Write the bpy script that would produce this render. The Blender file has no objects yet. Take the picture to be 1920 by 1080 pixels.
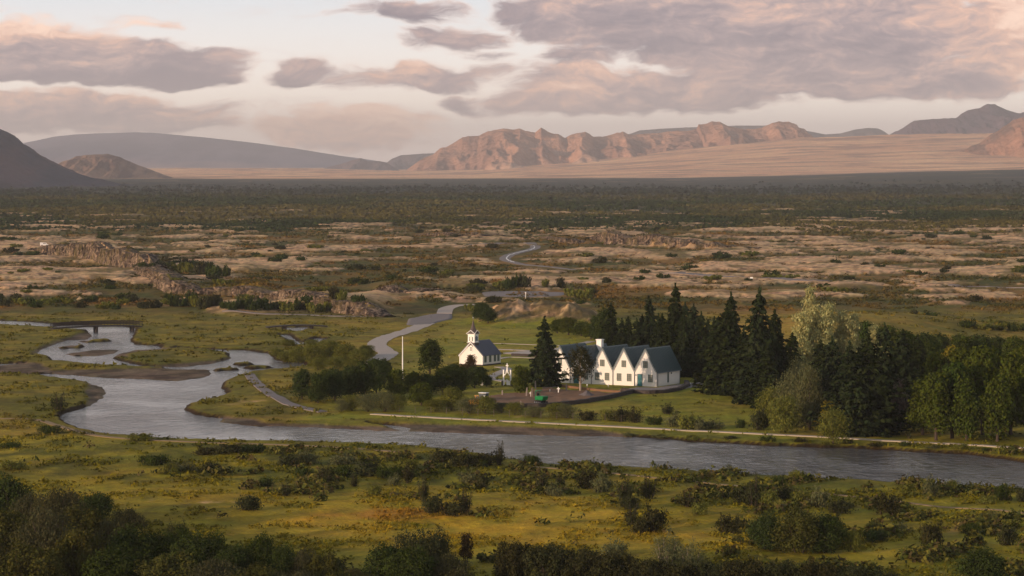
import bpy, bmesh, math, random
import numpy as np
from mathutils import Vector, Matrix
R = math.radians
scn = bpy.context.scene
col = scn.collection
# ------------------------------------------------------------------ camera
F = 5400.0                      # focal length in pixels of the 1920 px wide photograph
CH = 41.0                       # camera height above the river
HOR = 310.0
PITCH = math.atan((540 - HOR) / F)
cd = bpy.data.cameras.new("camera")
cam = bpy.data.objects.new("camera", cd)
col.objects.link(cam)
cd.sensor_width = 36.0
cd.lens = 36.0 * F / 1920
cd.clip_start = 1.0
cd.clip_end = 90000.0
cam.location = (0, 0, CH)
cam.rotation_euler = (R(90) - PITCH, 0, 0)
scn.camera = cam
scn.view_settings.view_transform = 'Standard'
scn.view_settings.look = 'None'
scn.view_settings.exposure = 0.45
scn.view_settings.gamma = 1.0
scn.view_settings.use_curve_mapping = False
scn.cycles.volume_bounces = 0
scn.cycles.use_denoising = True
scn.cycles.pixel_filter_type = 'BLACKMAN_HARRIS'
scn.cycles.filter_width = 1.5
scn.cycles.max_bounces = 5
scn.cycles.transparent_max_bounces = 6

SUN_EL, SUN_AZ = 9.0, 52.0      # azimuth measured from straight behind the camera towards the left
sl = bpy.data.lights.new("sun", 'SUN')
sl.energy = 3.4
sl.angle = R(0.6)
sl.color = (1.0, 0.72, 0.50)
so = bpy.data.objects.new("sun", sl)
col.objects.link(so)
sdir = Vector((-math.sin(R(SUN_AZ)) * math.cos(R(SUN_EL)), -math.cos(R(SUN_AZ)) * math.cos(R(SUN_EL)), math.sin(R(SUN_EL))))
so.rotation_euler = sdir.to_track_quat('Z', 'Y').to_euler()
so.location = sdir * 300 + Vector((0, 0, 100))


def lin(*c):
    if len(c) == 1:
        c = c[0]
    return tuple((v / 255 / 12.92) if v <= 10 else ((v / 255 + 0.055) / 1.055) ** 2.4 for v in c)


class E:
    """tiny expression builder for shader math nodes"""
    nt = None

    def __init__(s, k):
        s.k = k

    @staticmethod
    def m(op, *a, clamp=False):
        n = E.nt.nodes.new('ShaderNodeMath')
        n.operation = op
        n.use_clamp = clamp
        for i, v in enumerate(a):
            if isinstance(v, E):
                E.nt.links.new(v.k, n.inputs[i])
            else:
                n.inputs[i].default_value = float(v)
        return E(n.outputs[0])

    def __add__(s, o): return E.m('ADD', s, o)
    def __radd__(s, o): return E.m('ADD', o, s)
    def __sub__(s, o): return E.m('SUBTRACT', s, o)
    def __rsub__(s, o): return E.m('SUBTRACT', o, s)
    def __mul__(s, o): return E.m('MULTIPLY', s, o)
    def __rmul__(s, o): return E.m('MULTIPLY', o, s)
    def __truediv__(s, o): return E.m('DIVIDE', s, o)


def emax(a, b): return E.m('MAXIMUM', a, b)
def emin(a, b): return E.m('MINIMUM', a, b)


def sstep(x, a, b, lo=0.0, hi=1.0):
    n = E.nt.nodes.new('ShaderNodeMapRange')
    n.interpolation_type = 'SMOOTHSTEP'
    E.nt.links.new(x.k, n.inputs[0])
    for i, v in enumerate((a, b, lo, hi)):
        n.inputs[i + 1].default_value = v
    return E(n.outputs[0])


def xyz(x, y, z=0.0):
    n = E.nt.nodes.new('ShaderNodeCombineXYZ')
    for i, v in enumerate((x, y, z)):
        if isinstance(v, E):
            E.nt.links.new(v.k, n.inputs[i])
        else:
            n.inputs[i].default_value = v
    return n.outputs[0]


def noise(vec, scale, detail=5, rough=0.55, distort=0.0, outi=0):
    n = E.nt.nodes.new('ShaderNodeTexNoise')
    if vec is not None:
        E.nt.links.new(vec, n.inputs['Vector'])
    n.inputs['Scale'].default_value = scale
    n.inputs['Detail'].default_value = detail
    n.inputs['Roughness'].default_value = rough
    n.inputs['Distortion'].default_value = distort
    return E(n.outputs[outi])


def cmix(f, a, b, mode='MIX'):
    n = E.nt.nodes.new('ShaderNodeMix')
    n.data_type = 'RGBA'
    n.blend_type = mode
    n.clamp_factor = True
    for i, v in ((0, f), (6, a), (7, b)):
        if isinstance(v, E):
            E.nt.links.new(v.k, n.inputs[i])
        elif i == 0:
            n.inputs[0].default_value = v
        else:
            n.inputs[i].default_value = (*v[:3], 1)
    return E(n.outputs[2])


# ------------------------------------------------------------------ world: sky with its clouds
world = bpy.data.worlds.new("World")
scn.world = world
world.use_nodes = True
E.nt = nt = world.node_tree
nt.nodes.clear()
tc = nt.nodes.new('ShaderNodeTexCoord')
sep = nt.nodes.new('ShaderNodeSeparateXYZ')
nt.links.new(tc.outputs['Generated'], sep.inputs[0])
dx, dy, dz = (E(sep.outputs[i]) for i in range(3))
U = E.m('ARCTAN2', dx, dy) * F + 960.0          # angle east of north and height above the horizon, in 1/5400 rad
V = 310.0 - E.m('ARCSINE', dz) * F
# domain warp
w1 = noise(xyz(U * 0.006, V * 0.012, 3.1), 1.0, 3) - 0.5
w2 = noise(xyz(U * 0.006, V * 0.012, 9.7), 1.0, 3) - 0.5
Uw = U + w1 * 170
Vw = V + w2 * 70
fine = noise(xyz(Uw * 0.011, Vw * 0.026, 0.0), 1.0, 7, 0.6)
wisp = noise(xyz(Uw * 0.004, Vw * 0.022, 5.0), 1.0, 6, 0.62)
#        cx    cy   rx   ry_up ry_dn amp  tone
BL = [(130, 124, 350, 64, 46, 2.4, -0.25), (330, 148, 150, 32, 24, 1.5, -0.6),
      (90, 75, 160, 40, 44, 1.1, 0.55), (80, 214, 400, 44, 50, 1.7, -0.05), (290, 240, 190, 30, 26, 1.5, 0.0),
      (566, 142, 84, 28, 24, 1.3, -0.5), (760, 22, 130, 28, 24, 0.95, -0.3), (860, 70, 110, 26, 30, 0.95, -0.3), (900, 100, 70, 16, 14, 0.8, -0.3),
      (800, 142, 230, 34, 30, 1.0, 0.15), (850, 160, 90, 24, 20, 1.0, -0.3), (890, 190, 80, 18, 16, 0.9, -0.2), (1080, 190, 220, 30, 28, 1.3, 0.25),
      (660, 246, 220, 52, 44, 1.25, 0.6), (1000, 18, 110, 40, 34, 1.0, -0.2), (1180, 30, 130, 80, 70, 1.1, -0.25),
      (1080, 108, 90, 32, 26, 1.0, -0.15), (1150, 165, 260, 52, 48, 1.3, 0.1), (1480, 40, 400, 140, 130, 2.6, 0.0), (1150, 40, 220, 80, 70, 1.8, -0.2),
      (1540, 120, 360, 80, 76, 1.8, -0.2), (1890, 70, 210, 110, 80, 1.8, 0.75), (1500, 168, 380, 26, 30, 1.4, 0.5), (1760, 150, 260, 50, 44, 1.1, 0.05),
      (1360, 178, 220, 40, 36, 1.05, 0.0), (270, 45, 70, 14, 12, 0.5, 0.8),
      (-420, 120, 380, 60, 40, 1.2, 0.0), (-200, 20, 260, 40, 30, 0.9, 0.3), (2300, 40, 400, 110, 90, 1.5, 0.6)]
Fm = None
S = None
W = None
for cx, cy, rx, ru, rd, amp, tone in BL:
    ax = (Uw - cx) * (1.0 / rx)
    q = Vw - cy
    up = emin(q, 0.0) * (1.0 / ru)
    dn = emax(q, 0.0) * (1.0 / rd)
    b = up + dn
    d = emax((1.0 - (ax * ax + b * b)) * amp, -0.9)
    Fm = d if Fm is None else E.m('SMOOTH_MAX', Fm, d, 0.25)
    w = emax(d, 0.0)
    s = w * (tone * 1.0 - b * 0.55)
    S = s if S is None else S + s
    W = w if W is None else W + w
fld = Fm + (fine - 0.5) * 2.2 + (wisp - 0.5) * 1.7 + 0.12
cover = sstep(fld, -0.05, 0.95)
veil = sstep(wisp + (fine - 0.5) * 0.4, 0.5, 0.78, 0.0, 0.45)
shade = S / (W + 0.08)
tone = shade + (noise(xyz(Uw * 0.007, Vw * 0.019, 20.0), 1.0, 4, 0.5) - 0.5) * 1.8 - emin(emax(Fm, 0.0), 1.0) * 0.12
fineB = noise(xyz(Uw * 0.011 + 0.10, (Vw + 7.0) * 0.026, 0.0), 1.0, 7, 0.6)
fineC = noise(xyz(Uw * 0.03, Vw * 0.06, 12.0), 1.0, 5, 0.6)
tone = tone + (fineB - fine) * -2.1 + (fineC - 0.5) * 0.7
t01 = sstep(tone, -1.0, 1.15)
rampn = nt.nodes.new('ShaderNodeValToRGB')
nt.links.new(t01.k, rampn.inputs[0])
cr = rampn.color_ramp
for i, (p, c) in enumerate([(0.0, (108, 98, 110)), (0.28, (142, 124, 128)), (0.5, (174, 146, 140)), (0.74, (214, 170, 148)), (1.0, (244, 206, 182))]):
    if i < 2:
        e = cr.elements[i]
        e.position = p
    else:
        e = cr.elements.new(p)
    e.color = (*lin(c), 1)
grad = nt.nodes.new('ShaderNodeValToRGB')
vv = sstep(V, 310, -120)
nt.links.new(E.m('DIVIDE', 310.0 - V, 430.0, clamp=True).k, grad.inputs[0])
cr = grad.color_ramp
for i, (p, c) in enumerate([(0.0, (236, 214, 204)), (0.28, (250, 236, 222)), (0.48, (234, 228, 222)), (0.72, (208, 212, 216)), (1.0, (198, 192, 190))]):
    if i < 2:
        e = cr.elements[i]
        e.position = p
    else:
        e = cr.elements.new(p)
    e.color = (*lin(c), 1)
skyc = cmix(veil, E(grad.outputs[0]), lin(214, 198, 192))
edge_soft = cmix(sstep(fld, 0.1, 0.9), lin(232, 208, 196), E(rampn.outputs[0]))
low = cmix(cover * 0.9, skyc, edge_soft)
bgl = nt.nodes.new('ShaderNodeBackground')
nt.links.new(low.k, bgl.inputs[0])
bgl.inputs[1].default_value = 1.08
sky = nt.nodes.new('ShaderNodeTexSky')
sky.sky_type = 'NISHITA'
sky.sun_disc = False
sky.sun_elevation = R(SUN_EL)
sky.sun_rotation = R(180 + SUN_AZ)
sky.altitude = 100
sky.air_density = 1.0
sky.dust_density = 2.0
bgh = nt.nodes.new('ShaderNodeBackground')
nt.links.new(sky.outputs[0], bgh.inputs[0])
bgh.inputs[1].default_value = 0.15
mx = nt.nodes.new('ShaderNodeMixShader')
nt.links.new(sstep(dz, 0.2, 0.75).k, mx.inputs[0])
nt.links.new(bgl.outputs[0], mx.inputs[1])
nt.links.new(bgh.outputs[0], mx.inputs[2])
wo = nt.nodes.new('ShaderNodeOutputWorld')
nt.links.new(mx.outputs[0], wo.inputs[0])
world.cycles.sampling_method = 'MANUAL'
world.cycles.sample_map_resolution = 1024


# ------------------------------------------------------------------ projection helpers (used to survey positions on the ground)
SP, CP = math.sin(PITCH), math.cos(PITCH)


def ray(px, py):
    a = (px - 960) / F
    b = (540 - py) / F
    return a, CP + b * SP, -SP + b * CP


def unp(px, py, z=0.0):
    dx_, dy_, dz_ = ray(px, py)
    t = (z - CH) / dz_
    return np.array([dx_ * t, dy_ * t, z])


# ------------------------------------------------------------------ numpy noise
def pn(x, y, seed=0):
    x = np.asarray(x, np.float64)
    y = np.asarray(y, np.float64)
    xi = np.floor(x).astype(np.int64)
    yi = np.floor(y).astype(np.int64)
    xf = x - xi
    yf = y - yi

    def g(ix, iy, fx, fy):
        h = (ix * 374761393 + iy * 668265263 + seed * 974634777) & 0x7fffffff
        h = ((h ^ (h >> 13)) * 1274126177) & 0x7fffffff
        h = (h ^ (h >> 16)) & 1023
        a = h * (2 * np.pi / 1024)
        return np.cos(a) * fx + np.sin(a) * fy
    u = xf * xf * xf * (xf * (xf * 6 - 15) + 10)
    v = yf * yf * yf * (yf * (yf * 6 - 15) + 10)
    n00 = g(xi, yi, xf, yf)
    n10 = g(xi + 1, yi, xf - 1, yf)
    n01 = g(xi, yi + 1, xf, yf - 1)
    n11 = g(xi + 1, yi + 1, xf - 1, yf - 1)
    return ((n00 * (1 - u) + n10 * u) * (1 - v) + (n01 * (1 - u) + n11 * u) * v) * 1.5


def fbm(x, y, seed=0, octv=4, gain=0.5):
    s = 0
    a = 1.0
    t = 0
    for i in range(octv):
        s = s + a * pn(x, y, seed + i * 17)
        t += a
        x, y = (x * 1.6 + y * 1.2) + 3.7, (-x * 1.2 + y * 1.6) - 1.3
        a *= gain
    return s / t * 1.3


def ridg(x, y, seed=0, octv=4, gain=0.5):
    s = 0
    a = 1.0
    t = 0
    for i in range(octv):
        s = s + a * (1 - np.abs(pn(x, y, seed + i * 17)) * 2)
        t += a
        x, y = (x * 1.6 + y * 1.2) + 3.7, (-x * 1.2 + y * 1.6) - 1.3
        a *= gain
    return s / t


def ss(a, b, x):
    t = np.clip((x - a) / (b - a), 0, 1)
    return t * t * (3 - 2 * t)


def polyw(pts, z=0.0):
    return np.array([unp(px, py, z)[:2] for px, py in pts])


def inside(P, x, y):
    c = np.zeros(x.shape, bool)
    n = len(P)
    for i in range(n):
        x0, y0 = P[i]
        x1, y1 = P[(i + 1) % n]
        if y0 == y1:
            continue
        m = ((y0 > y) != (y1 > y)) & (x < (x1 - x0) * (y - y0) / (y1 - y0) + x0)
        c ^= m
    return c


def segd(P, x, y, closed=True):
    """distance to polyline, param (cumulative length) of the nearest point, side sign"""
    best = np.full(x.shape, 1e18)
    par = np.zeros(x.shape)
    side = np.ones(x.shape)
    acc = 0.0
    n = len(P)
    for i in range(n if closed else n - 1):
        x0, y0 = P[i]
        x1, y1 = P[(i + 1) % n]
        ex, ey = x1 - x0, y1 - y0
        L2 = ex * ex + ey * ey + 1e-9
        t = np.clip(((x - x0) * ex + (y - y0) * ey) / L2, 0, 1)
        qx = x - (x0 + t * ex)
        qy = y - (y0 + t * ey)
        d = qx * qx + qy * qy
        m = d < best
        best = np.where(m, d, best)
        L = math.sqrt(L2)
        par = np.where(m, acc + t * L, par)
        side = np.where(m, np.sign(ex * qy - ey * qx), side)
        acc += L
    return np.sqrt(best), par, side


def sdpoly(P, x, y):
    """negative inside"""
    d, _, _ = segd(P, x, y)
    return np.where(inside(P, x, y), -d, d)


# ------------------------------------------------------------------ survey data (pixels of the photograph, unprojected onto the ground)
RIVER = [(2300, 905), (1990, 872), (1920, 867), (1813, 853), (1680, 845), (1563, 840), (1413, 835), (1280, 827), (1195, 820), (1070, 817), (950, 815), (820, 811),
         (762, 809), (772, 803), (730, 797), (690, 796), (735, 802), (752, 808), (700, 808), (600, 802), (500, 799), (490, 801), (413, 792), (417, 785), (367, 779), (347, 770), (350, 760), (400, 748),
         (427, 740), (415, 727), (417, 717), (440, 708), (467, 700), (500, 695), (550, 691), (580, 687), (567, 680), (530, 679), (513, 673), (503, 663),
         (460, 657), (393, 655), (333, 652), (293, 648), (250, 646), (245, 637), (250, 625), (256, 616), (230, 612), (120, 609), (50, 603), (-80, 598), (-400, 594), (-400, 602), (-80, 607), (30, 611), (93, 615),
         (165, 621), (172, 630), (165, 637), (127, 638), (83, 653), (67, 664), (97, 670), (102, 678), (67, 681), (-60, 684), (-400, 690), (-400, 706), (-60, 701), (33, 702), (83, 707), (140, 714), (180, 722),
         (200, 730), (195, 745), (167, 762), (117, 777), (112, 784), (130, 797), (160, 809), (207, 817), (300, 824), (347, 827), (500, 830), (613, 833), (707, 835), (773, 839), (873, 849), (957, 864), (1013, 872),
         (1073, 877), (1173, 879), (1280, 885), (1397, 893), (1453, 896), (1647, 906), (1780, 913), (1863, 917), (1920, 920), (2300, 950)]
ISL = [[(-400, 690), (0, 686), (67, 679), (112, 678), (187, 686), (287, 690), (330, 693), (393, 693), (397, 702), (383, 708), (333, 715), (283, 712), (200, 709), (100, 701), (33, 701), (-400, 699)],
       [(210, 673), (222, 664), (250, 657), (333, 653), (390, 657), (430, 663), (433, 673), (400, 682), (350, 688), (300, 688), (260, 685)],
       [(138, 688), (160, 684), (188, 688), (162, 691)], [(436, 683), (468, 681), (480, 684), (446, 687)], [(396, 694), (436, 691), (452, 694), (404, 697)], [(452, 690), (500, 688), (520, 690), (470, 693)], [(140, 640), (200, 637), (215, 640), (160, 643)], [(300, 658), (345, 650), (300, 648)],
       [(107, 651), (130, 648), (163, 649), (150, 653), (112, 654)],
       [(118, 664), (170, 657), (225, 656), (215, 663), (180, 668), (140, 668)]]
STREAM = [[(535, 614), (585, 614), (560, 623), (536, 622)], [(520, 627), (541, 628), (556, 640), (575, 641), (595, 634), (612, 635), (592, 645), (556, 648), (545, 640), (532, 632)]]
MUD = [[(762, 809), (700, 797), (820, 799), (950, 803), (1107, 809), (1180, 818), (1195, 822), (1070, 820), (820, 812)],
       [(413, 795), (417, 784), (470, 789), (500, 796), (760, 805), (762, 812), (600, 803), (500, 800)],
       [(170, 716), (205, 728), (200, 748), (165, 765), (163, 735)],
       [(55, 668), (85, 650), (127, 636), (165, 622), (178, 626), (170, 640), (130, 655), (115, 666), (240, 672), (230, 655), (95, 652)],
       [(100, 697), (400, 690), (400, 716), (280, 722), (100, 704)], [(250, 650), (330, 655), (210, 668)], [(-400, 684), (70, 682), (100, 700), (-400, 704)], [(290, 688), (430, 676), (440, 664), (400, 690)]]
VILL = [(640, 790), (900, 600), (1130, 600), (1700, 640), (1500, 830), (900, 800)]
# cliffs: base line left->right, height at each point
CLF = [dict(p=[(60, 474), (120, 482), (190, 494), (245, 506), (290, 512)], h=[1.0, 7.0, 9.0, 9.0, 6.0]),
       dict(p=[(258, 509), (290, 530), (318, 549), (360, 552), (415, 553)], h=[0.5, 5, 6.5, 4.0, 3.0]),
       dict(p=[(400, 552), (450, 556), (520, 563), (580, 573), (640, 584), (690, 590), (722, 592)], h=[3, 4.2, 4.2, 4.8, 4.6, 3.6, 1.0]),
       dict(p=[(700, 553), (740, 558), (790, 557), (820, 552)], h=[1.0, 4.2, 4.0, 0.8]),
       dict(p=[(1020, 448), (1060, 455), (1110, 456)], h=[0.8, 3.5, 2.5]),
       dict(p=[(1108, 452), (1150, 459), (1210, 463), (1280, 466), (1350, 468), (1425, 469)], h=[2.0, 7.5, 7.0, 6.0, 4.5, 1.0]),
       dict(p=[(780, 441), (850, 446), (900, 447), (945, 446)], h=[1, 4, 4, 1.5])]
for c in CLF:
    c['w'] = polyw(c['p'], 1.0)
    seg = np.hypot(*np.diff(c['w'], axis=0).T)
    c['s'] = np.concatenate([[0], np.cumsum(seg)])
RW = polyw(RIVER)
IW = [polyw(p) for p in ISL]
STW = [polyw(p) for p in STREAM]
MW = [polyw(p) for p in MUD]
VW = polyw(VILL, 0.5)
ROADS = {'road': ([(1220, 452), (1120, 455), (1040, 458), (1010, 460), (1004, 463), (998, 467), (975, 473), (956, 478), (947, 484), (950, 489), (966, 493), (990, 497), (1020, 500), (1050, 503), (1075, 506)], 7.0)}
RDW = polyw([(1010, 460), (998, 467), (956, 478), (947, 484), (966, 493), (1075, 506)], 1.5)
RD2 = polyw([(870, 573), (842, 577), (820, 595), (770, 610), (712, 640), (712, 652), (725, 665), (690, 680)], 0.6)
LOT = polyw([(915, 556), (1060, 556), (1050, 546), (930, 546)], 1.5)


def groundz(X, Y, full=False):
    X = np.asarray(X, np.float64)
    Y = np.asarray(Y, np.float64)
    shp = X.shape
    X = X.ravel()
    Y = Y.ravel()
    Yp = np.maximum(Y, 30)
    PX = 960 + F * X / Yp
    PY = HOR + F * CH / Yp
    z = 0.5 + 0.22 * fbm(X / 14, Y / 14, 1, 3) + 0.35 * fbm(X / 60, Y / 60, 5, 2)
    vil = np.zeros(len(X))
    k = (Y > 420) & (Y < 860) & (np.abs(X) < 140)
    vil[k] = 1 - ss(0, 12, sdpoly(VW, X[k], Y[k]))
    z = z * (1 - vil) + 0.5 * vil
    # meadow swells in front of the river
    z += 0.5 * ss(395, 330, Y) * fbm(X / 40, Y / 40, 31, 3)
    # lava field
    lava = ss(600, 570, PY + 12 * fbm(X / 50, Y / 50, 8, 2)) * ss(330, 400, PY)
    rough = ss(620, 560, PY) * ss(300, 345, PY)
    rd = np.full(len(X), 1e6)
    k = (Y > 700) & (Y < 2600) & (X > -120) & (X < 400)
    rd[k] = np.minimum(segd(RDW, X[k], Y[k], False)[0], segd(LOT, X[k], Y[k])[0] * 1.5)
    rd[k][inside(LOT, X[k], Y[k])] = 0
    k2 = (Y > 560) & (Y < 900) & (np.abs(X) < 120)
    rd2 = segd(RD2, X[k2], Y[k2], False)[0]
    rd[k2] = np.minimum(rd[k2], rd2)
    calm = ss(4, 26, rd)
    n1 = fbm(X / 70, Y / 95, 11, 3)
    n2 = fbm(X / 19, Y / 30, 12, 4)
    n3 = ridg(X / 9, Y / 14, 13, 3)
    thr = 0.0 + 0.20 * ss(470, 440, PY) * ss(1100, 700, PX) + 0.28 * ss(430, 405, PY) + 0.9 * ss(405, 380, PY) + 0.22 * np.exp(-((PX - 780) / 160) ** 2 - ((PY - 520) / 22) ** 2) \
        + 0.34 * np.exp(-((PX - 560) / 190) ** 2 - ((PY - 535) / 20) ** 2) - 0.12 * np.exp(-((PX - 1500) / 420) ** 2 - ((PY - 500) / 40) ** 2) + 0.5 * np.exp(-((PX - 770) / 110) ** 2 - ((PY - 572) / 22) ** 2) + 0.25 * ss(1300, 1500, PX) * ss(560, 590, PY) - 0.1 * ss(300, 150, PX) * ss(545, 520, PY) \
        - 0.12 * np.exp(-((PX - 1250) / 160) ** 2 - ((PY - 565) / 12) ** 2)
    fine_ = fbm(X / 3.2, Y / 5.0, 15, 3)
    rock = ss(0.0, 0.14, n1 * 0.85 + n2 * 0.45 + fine_ * 0.18 - thr) * lava
    rock *= ss(5, 9, rd)
    z += calm * lava * (1.3 * n1 + 0.7 * n2 + 0.3) + calm * rock * (0.35 + 0.22 * n3 + 0.28 * fine_)
    z += lava * 0.6
    # outcrop behind the church, grassy rise on the right, gully
    def bump(px, py, rx, ry, h):
        c = unp(px, py, 0.5)
        ryw = ry * c[1] ** 2 / (CH * F)
        rxw = rx * c[1] / F
        return h * np.exp(-((X - c[0]) / rxw) ** 2 - ((Y - c[1]) / ryw) ** 2)
    oc = bump(1010, 600, 72, 8, 4.2) + bump(1085, 606, 50, 8, 3.4) + bump(940, 598, 36, 7, 2.4)
    ocn = oc * (0.9 + 0.22 * n3 + 0.3 * fine_)
    z += np.where(oc > 0.4, ocn, oc)
    rock = np.maximum(rock, ss(0.9, 2.2, oc + 1.2 * n2 + 1.0 * fine_))
    rise = bump(1560, 640, 230, 30, 4.2) + bump(1720, 625, 200, 16, 3.2)
    z += rise
    rock *= 1 - ss(0.8, 2.0, rise)
    z -= bump(1800, 612, 130, 7, 1.5)
    # cliffs
    clf = np.zeros(len(X))
    LIFT = np.zeros(len(X))
    for c in CLF:
        w = c['w']
        tl = w[:, 0] / w[:, 1]
        tv = X / Yp
        k = (Y > w[:, 1].min() - 20) & (Y < w[:, 1].max() + 260) & (tv > tl[0] - 0.004) & (tv < tl[-1] + 0.004)
        if not k.any():
            continue
        yl = np.interp(tv[k], tl, w[:, 1]) + 2.0 * pn(X[k] / 9, X[k] * 0, 6)
        hh = np.interp(tv[k], tl, c['h'])
        hh = hh * ss(tl[0] - 0.003, tl[0] + 0.0025, tv[k]) * (1 - ss(tl[-1] - 0.0025, tl[-1] + 0.003, tv[k]))
        hh = hh * (0.85 + 0.3 * pn(X[k] / 11, X[k] * 0 + 4, 14))
        s = Y[k] - yl
        lift = hh * ss(0.3, 3.5, s) * (1 - ss(25, 150, s))
        LIFT[k] = np.maximum(LIFT[k], lift)
        clf[k] = np.maximum(clf[k], ss(0, 2, lift) * (1 - ss(6, 40, s)))
    nearclf = np.zeros(len(X))
    z = z * (1 - 0.75 * ss(0, 1, LIFT / 3)) + LIFT
    # far plain and rising ground
    z += rough * 0.0
    far = ss(2500, 8000, Y)
    edge = np.interp(PX, [-4000, 0, 700, 1000, 1300, 1500, 1700, 1920, 2600, 6000], [0, 0, 0, 1, 3, 10, 20, 28, 40, 40])
    z += far * edge * ss(2500, 8200, Y) * (1 - ss(9000, 10500, Y))
    # pale lava slope beyond
    ty = np.interp(PX, [-4000, 600, 760, 900, 1100, 1300, 1500, 1700, 1850, 1990, 3000], [316, 318, 322, 318, 303, 280, 259, 254, 250, 246, 250])
    q = np.clip((Y - 8600) / 4600, 0, 1)
    zt = CH + (HOR - ty) / F * 13200
    zt = np.maximum(zt, 2)
    sl_ = (q ** 1.5) * zt
    sl_ = np.where(Y > 13200, zt + 0.0 * (Y - 13200), sl_)
    z += sl_ * np.where(Y > 8600, 1, 0) * (1 - 0.0)
    slope = ss(8300, 8900, Y)
    z += slope * (5 * fbm(X / 500, Y / 220, 21, 5) + 9 * q * fbm(X / 300, Y / 160, 22, 5)) * (1 - ss(13000, 14500, Y) * 0.6)
    z += ss(2600, 3600, Y) * (1 - slope) * (1.2 * fbm(X / 120, Y / 200, 25, 3) + 1.0)
    # river cut
    k = (Y > 300) & (Y < 1100) & (X > -260) & (X < 230)
    xs, ys = X[k], Y[k]
    # wobble the surveyed outline a little so that it reads as an eroded bank
    wx = xs + 0.5 * fbm(xs / 3.0, ys / 5.0, 41, 3)
    wy = ys + 1.2 * fbm(xs / 3.0 + 9, ys / 6.0, 42, 3)
    sd = sdpoly(RW, wx, wy)
    for p in IW:
        sd = np.maximum(sd, -sdpoly(p, wx, wy))
    for p in STW:
        sd = np.minimum(sd, sdpoly(p, wx, wy))
    mud = np.zeros(len(xs))
    for p in MW:
        mud = np.maximum(mud, 1 - ss(-0.4, 1.0, sdpoly(p, wx, wy) + 0.8 * fbm(xs / 4, ys / 7, 44, 3)))
    zk = z[k]
    near = 1 - ss(2.0, 16.0, sd)
    zk = zk * (1 - near) + (0.48 + 0.12 * fbm(xs / 5, ys / 8, 46, 3)) * near
    bank = ss(0.0, 0.9, sd)
    mudh = 0.07 + 0.07 * np.clip(sd, 0, 3) * 0.4 + 0.05 * fbm(xs / 3, ys / 8, 47, 3)
    land = zk * (1 - mud) + mudh * mud
    zk = np.where(sd > 0, 0.0 * (1 - bank) + land * bank, np.maximum(-0.7, sd * 0.35 - 0.02))
    z[k] = zk
    if not full:
        return z.reshape(shp)
    SD = np.full(len(X), 50.0)
    SD[k] = sd
    MU = np.zeros(len(X))
    MU[k] = mud
    return z.reshape(shp), dict(PX=PX, PY=PY, rock=rock, lava=lava, sd=SD, mud=MU, vil=vil, clf=clf, n1=n1, n2=n2, n3=n3, fine=fine_, slope=slope, rd=rd, rise=rise, oc=oc)


def gp(px, py):
    """point of the ground seen at photo pixel px, py"""
    z = 0.5
    for _ in range(10):
        p = unp(px, py, z)
        zz = float(groundz(np.array([p[0]]), np.array([p[1]]))[0])
        z = z + (zz - z) * 0.6
    return Vector((p[0], p[1], zz))


def gps(pts):
    """vectorised gp"""
    a = np.array(pts, float)
    dxx = (a[:, 0] - 960) / F
    b = (540 - a[:, 1]) / F
    dyy = CP + b * SP
    dzz = -SP + b * CP
    z = np.full(len(a), 0.5)
    for _ in range(12):
        t = (z - CH) / dzz
        X, Y = dxx * t, dyy * t
        zz = groundz(X, Y)
        z = z + (zz - z) * 0.6
    return np.stack([X, Y, zz], 1)


# ------------------------------------------------------------------ object helpers
def tag(o, label=None, cat=None, group=None, kind=None):
    if label: o['label'] = label
    if cat: o['category'] = cat
    if group: o['group'] = group
    if kind: o['kind'] = kind
    return o


def mesh_np(name, co, faces, mat=None, colors=None, smooth=False, link=True, parent=None, nside=None):
    """faces: (n,3) or (n,4) int array"""
    me = bpy.data.meshes.new(name)
    co = np.asarray(co, np.float32)
    faces = np.asarray(faces, np.int32)
    n, k = faces.shape
    me.vertices.add(len(co))
    me.vertices.foreach_set('co', co.ravel())
    me.loops.add(n * k)
    me.loops.foreach_set('vertex_index', faces.ravel())
    me.polygons.add(n)
    me.polygons.foreach_set('loop_start', np.arange(0, n * k, k, dtype=np.int32))
    me.polygons.foreach_set('loop_total', np.full(n, k, np.int32))
    me.polygons.foreach_set('use_smooth', np.full(n, bool(smooth)))
    if colors is not None:
        at = me.color_attributes.new('Col', 'FLOAT_COLOR', 'POINT')
        c = np.ones((len(co), 4), np.float32)
        c[:, :3] = colors
        at.data.foreach_set('color', c.ravel())
    me.update(calc_edges=True)
    if mat:
        me.materials.append(mat)
    if not link:
        return me
    o = bpy.data.objects.new(name, me)
    col.objects.link(o)
    if parent:
        o.parent = parent
    return o


def grid_faces(nr, nc):
    i = np.arange(nr * nc).reshape(nr, nc)
    return np.stack([i[:-1, :-1], i[:-1, 1:], i[1:, 1:], i[1:, :-1]], -1).reshape(-1, 4)


def newmat(name):
    m = bpy.data.materials.new(name)
    m.use_nodes = True
    nt = m.node_tree
    b = nt.nodes['Principled BSDF']
    E.nt = nt
    return m, nt, b


def objco():
    n = E.nt.nodes.new('ShaderNodeNewGeometry')
    return n.outputs['Position']


def locco():
    n = E.nt.nodes.new('ShaderNodeTexCoord')
    return n.outputs['Object']


def vmul(v, s):
    n = E.nt.nodes.new('ShaderNodeVectorMath')
    n.operation = 'MULTIPLY'
    E.nt.links.new(v, n.inputs[0])
    n.inputs[1].default_value = s
    return n.outputs[0]


def bump_n(h, dist, strength=1.0):
    n = E.nt.nodes.new('ShaderNodeBump')
    n.inputs['Strength'].default_value = strength
    n.inputs['Distance'].default_value = dist
    E.nt.links.new(h.k, n.inputs['Height'])
    return n.outputs[0]


def vcol():
    n = E.nt.nodes.new('ShaderNodeVertexColor')
    n.layer_name = 'Col'
    return E(n.outputs[0])


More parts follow.
